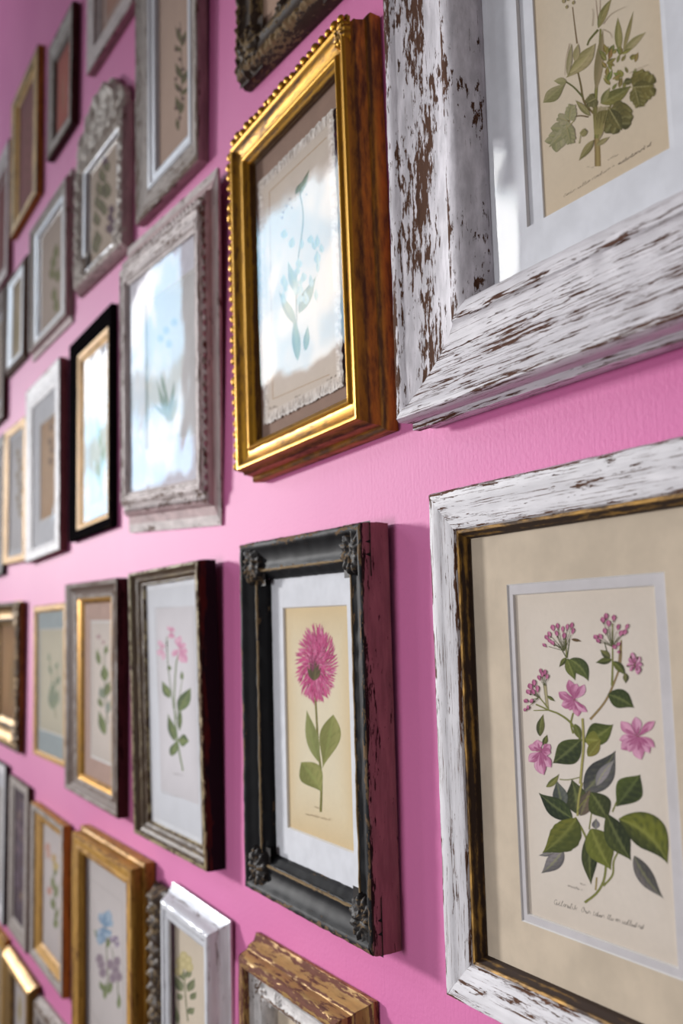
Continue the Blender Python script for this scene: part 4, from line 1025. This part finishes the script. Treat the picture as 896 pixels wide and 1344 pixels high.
# ================================================================== white silver frame (lower row)
f = Frame((-.9210, -.3586), .1223, .1907, .0205, -1.6, .8, hs=.0170, bl=.0146, bt=.0155, bb=.0200, fx=1.0, fz=1.0,
          label='glossy white silver frame with dark carved left edge, pale yellow flower print')
f.moulding([(-.0125, 0, .2, 0), (-.0125, .10, .5, 0), (-.0100, .18, .4, 0), (-.0070, .40, .1, 0), (-.0055, .46, .7, 0), (-.0020, .80, .1, 0), (-.0004, .95, .4, 0), (.05, 1, .6, 0), (.35, 1, .2, 0), (.45, .6, .8, 0), (.7, .4, .2, 0), (.78, .45, .5, 0), (.9, .3, .1, 0), (1, 0, .5, 0), (1.01, -.5, 0, 0)], [M['silver_white']], wob=.0003)
V, F, UV, WR = [], [], [], []
nz, nx_ = 130, 16
for i in range(nz + 1):
    z = -.004 + (f.h + .006) * i / nz
    for j in range(nx_ + 1):
        u = j / nx_
        e = math.sin(math.pi * min(max(u, .0), 1)) ** .5
        end = min(1, (nz - i) / 6, i / 6) ** .5
        y = .0010 + (.0135 * e + .0040 * e * (.5 + .5 * math.sin(z * 480 + 9.0 * abs(u - .5))) + .003 * e * mnoise.noise(Vector((z * 220, u * 6, 3)))) * end
        V.append((-f.w / 2 - .0670 + .0535 * u, -y, z)); UV.append((z, u * .05)); WR.append(.4 * e)
for i in range(nz):
    for j in range(nx_):
        a_ = i * (nx_ + 1) + j; F.append((a_, a_ + 1, a_ + nx_ + 2, a_ + nx_ + 1))
o = mesh_obj('carved_edge', V, F, M['dark_carved'], f.e, None, UV, WR, None, 70); o['label'] = 'dark bronze carved left edge'
a = Art(f, seed=33); a.paper((f.sx0 - .001, f.sx1 + .001, f.sz0 - .001, f.sz1 + .001), (216, 202, 182))
a.stem([K_(690, 1010), K_(680, 900), K_(675, 800)], 1.8, 1.2, (120, 124, 84))
for p0, p1, hw in (((670, 900), (640, 840), 16), ((690, 900), (716, 850), 15), ((680, 860), (650, 810), 12), ((690, 980), (716, 960), 14), ((655, 1020), (645, 950), 9), ((668, 930), (650, 905), 12), ((700, 930), (722, 900), 12), ((684, 850), (704, 815), 12)): a.leaf(K_(*p0), K_(*p1), hw / 2.8, (92, 100, 74), (146, 150, 116), n=8, m=6)
for p in ((675, 770), (660, 790), (690, 785), (672, 800), (655, 825), (695, 810)): a.blob(K_(*p), 5.5, 6.5, (214, 200, 150), (190, 176, 128))
a.done(); f.glass()

# ================================================================== gold frames at the lower left corner
f = Frame((-1.6853, -.6072), .1880, .1678, .0179, -1.77, .4, hs=.0109, bl=.0425, bt=.0186, bb=.0186,
          label='rounded bright gold frame in the lower left corner')
f.moulding([(-.0100, 0, .2, 0), (-.0105, .4, .1, 0), (-.0040, .84, -.2, 0), (-.0004, .96, -.6, 0), (.04, 1, -.8, 0), (.14, 1, -.4, 0), (.3, .7, .2, 0), (.5, .5, .2, 0), (.6, .6, 0, 0), (.9, .3, .2, 0), (1, 0, .2, 0), (1.01, -.5, 0, 0)], [M['old_gold']])
a = Art(f, seed=34); a.paper((f.sx0 - .001, f.sx1 + .001, f.sz0 - .001, f.sz1 + .001), (222, 212, 208)); a.leaf((26, 1344), (26, 1300), 3, (190, 170, 130), (214, 196, 150)); a.done(); f.glass()
edge_frame((-1.8980, -.6100), .180, .206, .010, 'brown gold frame edge in the lower left corner beside the rounded gold frame', P_flat(0, 0, 0), [M['ochre_wood']], M['mat_cream'], (196, 170, 130), 35)
f = Frame((-1.4870, -.6094), .1780, .1479, .0120, 1.2, 0, hs=.0050, bl=.030, label='grey brown wooden frame with dark red inside at the bottom left')
f.moulding([(-.010, 0, .2, 0), (-.010, .4, .4, 0), (-.0004, .95, .6, 0), (.03, 1, .8, 0), (.5, .9, .1, 0), (.6, .6, .5, 0), (1, 0, 0, 0), (1.01, -.5, 0, 0)], [M['grey_wood']])
f.mount(inset(f, .12), M['mat_plum']); a = Art(f, seed=36); a.paper(inset(f, .1), (110, 56, 60)); a.done(); f.glass()

# ================================================================== rubbed gold frame with white carved liner (bottom centre)
f = Frame((-.6960, -.3640), .1650, .2050, .0255, .31, 0, hs=.0190, bl=.0090, bt=.0090, bb=.0090,
          label='rubbed gold and brown frame with white carved liner below the black frame')
f.moulding([(-.0120, 0, .2, 0), (-.0125, .14, .5, 0), (-.0100, .22, .8, 0), (-.0080, .30, .2, 0), (-.0060, .52, .2, 0), (-.0050, .58, .9, 0), (-.0035, .62, .3, 0), (-.0015, .90, .3, 0), (-.0002, .97, .8, 0), (.10, 1, .9, 0), (.5, 1, .5, 0), (.8, .9, .7, 0), (1, .1, .4, 0), (1.03, -.3, .2, 0)], [M['gold_brown_chip']], wob=.0007, seed=9)
f2 = f
sv = (f.bl, f.br, f.bt, f.bb)
f.bl = f.br = .030; f.bt = f.bb = .030; oh = f.hs; f.hs = .0085
f.moulding([(.29, .60, .2), (.34, .72, .6), (.38, .50, .2), (.52, .44, 0), (.78, .40, 0), (.82, .52, .9), (.88, .50, .5), (.92, .3, .3), (1, 0, 0), (1.01, -.3, 0)], [M['white_relief']], name='white_carved_liner', carve=[(.38, .52, 'rope', .0010, .0030)], smooth=70)
f.sx0, f.sx1, f.sz0, f.sz1 = -f.w / 2 + .030, f.w / 2 - .030, .030, f.h - .030
f.hg, f.hm, f.hp = f.hs * .9, f.hs * .6, f.hs * .4
four_corners(f, .0125, .0205, .0150, .0035, M['white_relief'], 4)
corner_ornament(f, -.030, f.h - .0200, .008, .0150, .0025, M['white_relief'], 1, 1, 6, name='liner_ornament', seed=4)
f.mount(inset(f, .10), M['mat_cream'])
a = Art(f, seed=37); a.paper(inset(f, .08), (216, 204, 184)); a.done(); f.glass()

# ================================================================== dark carved frame, top centre
f = Frame((-.6700, .6285), .2000, .2800, .0180, -4.0, .3, hs=.0100, bl=.035, bt=.033,
          label='dark bronze carved frame cut off by the top edge above the gold frame')
f.moulding([(-.004, 0, .2, 0), (-.004, .35, .4, 0), (-.0004, .7, .3, 0), (.03, .85, .8, 0), (.12, 1, .9, 0), (.24, .9, .3, 0), (.34, .6, .1, 0), (.60, .45, 0, 0), (.68, .62, .6, 0), (.78, .6, .5, 0), (.84, .3, .3, 0), (1, 0, .6, 1), (1.01, -.5, 0, 1)], [M['dark_carved'], M['aged_cream_edge']], carve=[(.03, .24, 'leaf', .0030, .012), (.68, .78, 'rope', .0012, .004)], smooth=70)
four_corners(f, .024, .020, f.th * .78, .0065, M['dark_carved'], 5)
corner_ornament(f, -.02, .026, .013, f.th * .6, .004, M['dark_carved'], 1, -1, 6, name='rail_ornament', seed=2)
a = Art(f, seed=38); a.paper((f.sx0 - .001, f.sx1 + .001, f.sz0 - .001, f.sz1 + .001), (206, 172, 150)); a.done(); f.glass()

# ================================================================== the room
def box(name, x0, x1, y0, y1, z0, z1, m):
    V = [(x, y, z) for x in (x0, x1) for y in (y0, y1) for z in (z0, z1)]
    F = [(0, 1, 3, 2), (4, 6, 7, 5), (0, 4, 5, 1), (2, 3, 7, 6), (0, 2, 6, 4), (1, 5, 7, 3)]
    return mesh_obj(name, V, F, m)
o = box('wall_back', -7.0, 2.0, 0.0, .12, -1.5, 1.7, M['wall']); o['kind'] = 'structure'

# daylight windows in the opposite side of the room (seen only as reflections in the picture glass)
def sky_mat(name, strength, tree_lo, tree_hi, tree=.12):
    t = NT(name)
    oc = t.n('TexCoord').outputs['Object']
    n1 = t.noise(oc, 1.3, 5, .6, (3, 0, 1)); n2 = t.noise(oc, 3.0, 5, .6, (1, 0, 7))
    col = t.mix(t.step(n1, .42, .58), (.40, .66, .86, 1), (1, 1, 1, 1))
    sep = t.n('SeparateXYZ'); t.l(oc, sep.inputs[0])
    zz = t.math('ADD', sep.outputs['Z'], t.math('MULTIPLY', t.math('SUBTRACT', n2, .5), .7))
    band = t.math('MULTIPLY', t.step(zz, tree_lo, tree_lo + .08), t.math('SUBTRACT', 1.0, t.step(zz, tree_hi, tree_hi + .12)))
    col = t.mix(t.math('MULTIPLY', band, 1 - tree), col, (.16, .20, .16, 1))
    em = t.n('Emission'); em.inputs['Strength'].default_value = strength; t.l(col, em.inputs['Color'])
    t.l(em.outputs[0], t.out.inputs['Surface']); return t.m
WINS = [('window_1', -3.25, -2.72, 1.20, 1.78, sky_mat('bright sky outside', 16, 9, 9.2)),
        ('window_2', -5.35, -3.75, 1.34, 2.28, sky_mat('bright sky with cloud outside', 8.0, 9, 9.2)),
        ('window_3', -9.4, -5.9, .95, 2.45, sky_mat('sky and trees outside', 5.2, 1.42, 1.70, .25))]
for nm, x0, x1, z0, z1, m in WINS:
    V = [(x0, -2.0, z0), (x1, -2.0, z0), (x1, -2.0, z1), (x0, -2.0, z1)]
    o = mesh_obj(nm, V, [(0, 1, 2, 3)], m); o['kind'] = 'structure'
    fr_ = None
    V, F = [], []
    for (a0, a1, b0, b1) in ((x0 - .06, x0, z0 - .06, z1 + .06), (x1, x1 + .06, z0 - .06, z1 + .06), (x0, x1, z0 - .06, z0), (x0, x1, z1, z1 + .06)):
        b_ = len(V); V += [(x, y, z) for x in (a0, a1) for y in (-2.02, -1.95) for z in (b0, b1)]
        F += [tuple(b_ + i for i in q) for q in ((0, 1, 3, 2), (4, 6, 7, 5), (0, 4, 5, 1), (2, 3, 7, 6), (0, 2, 6, 4), (1, 5, 7, 3))]
    mesh_obj('window_frame', V, F, M['white_paint'], o)

def spot(name, loc, target, power, size, angle, blend, col=(1, 1, 1)):
    l = bpy.data.lights.new(name, 'SPOT'); l.energy = power; l.shadow_soft_size = size; l.spot_size = math.radians(angle); l.spot_blend = blend; l.color = col
    o = bpy.data.objects.new(name, l); COL.objects.link(o); o.location = loc
    o.rotation_euler = (Vector(target) - Vector(loc)).to_track_quat('-Z', 'Y').to_euler(); return o
spot('daylight_key', (-6.6, -3.0, .95), (-.75, 0, -.32), 1850, .38, 22, 1.0, (1.0, .98, .97))
spot('added_fill', (-.92, -1.9, -.2), (-.58, 0, -.12), 64, .36, 54, 1.0, (.97, .98, 1.0))  # added lamp with no source in the room, lifts prints and right-hand frames

w = bpy.data.worlds.new('room light'); SC.world = w; w.use_nodes = True
bg = w.node_tree.nodes['Background']; bg.inputs[0].default_value = (1.0, .80, .82, 1); bg.inputs[1].default_value = .09
SC.view_settings.view_transform = 'Standard'
SC.view_settings.look = 'None'
SC.view_settings.exposure = 0.0
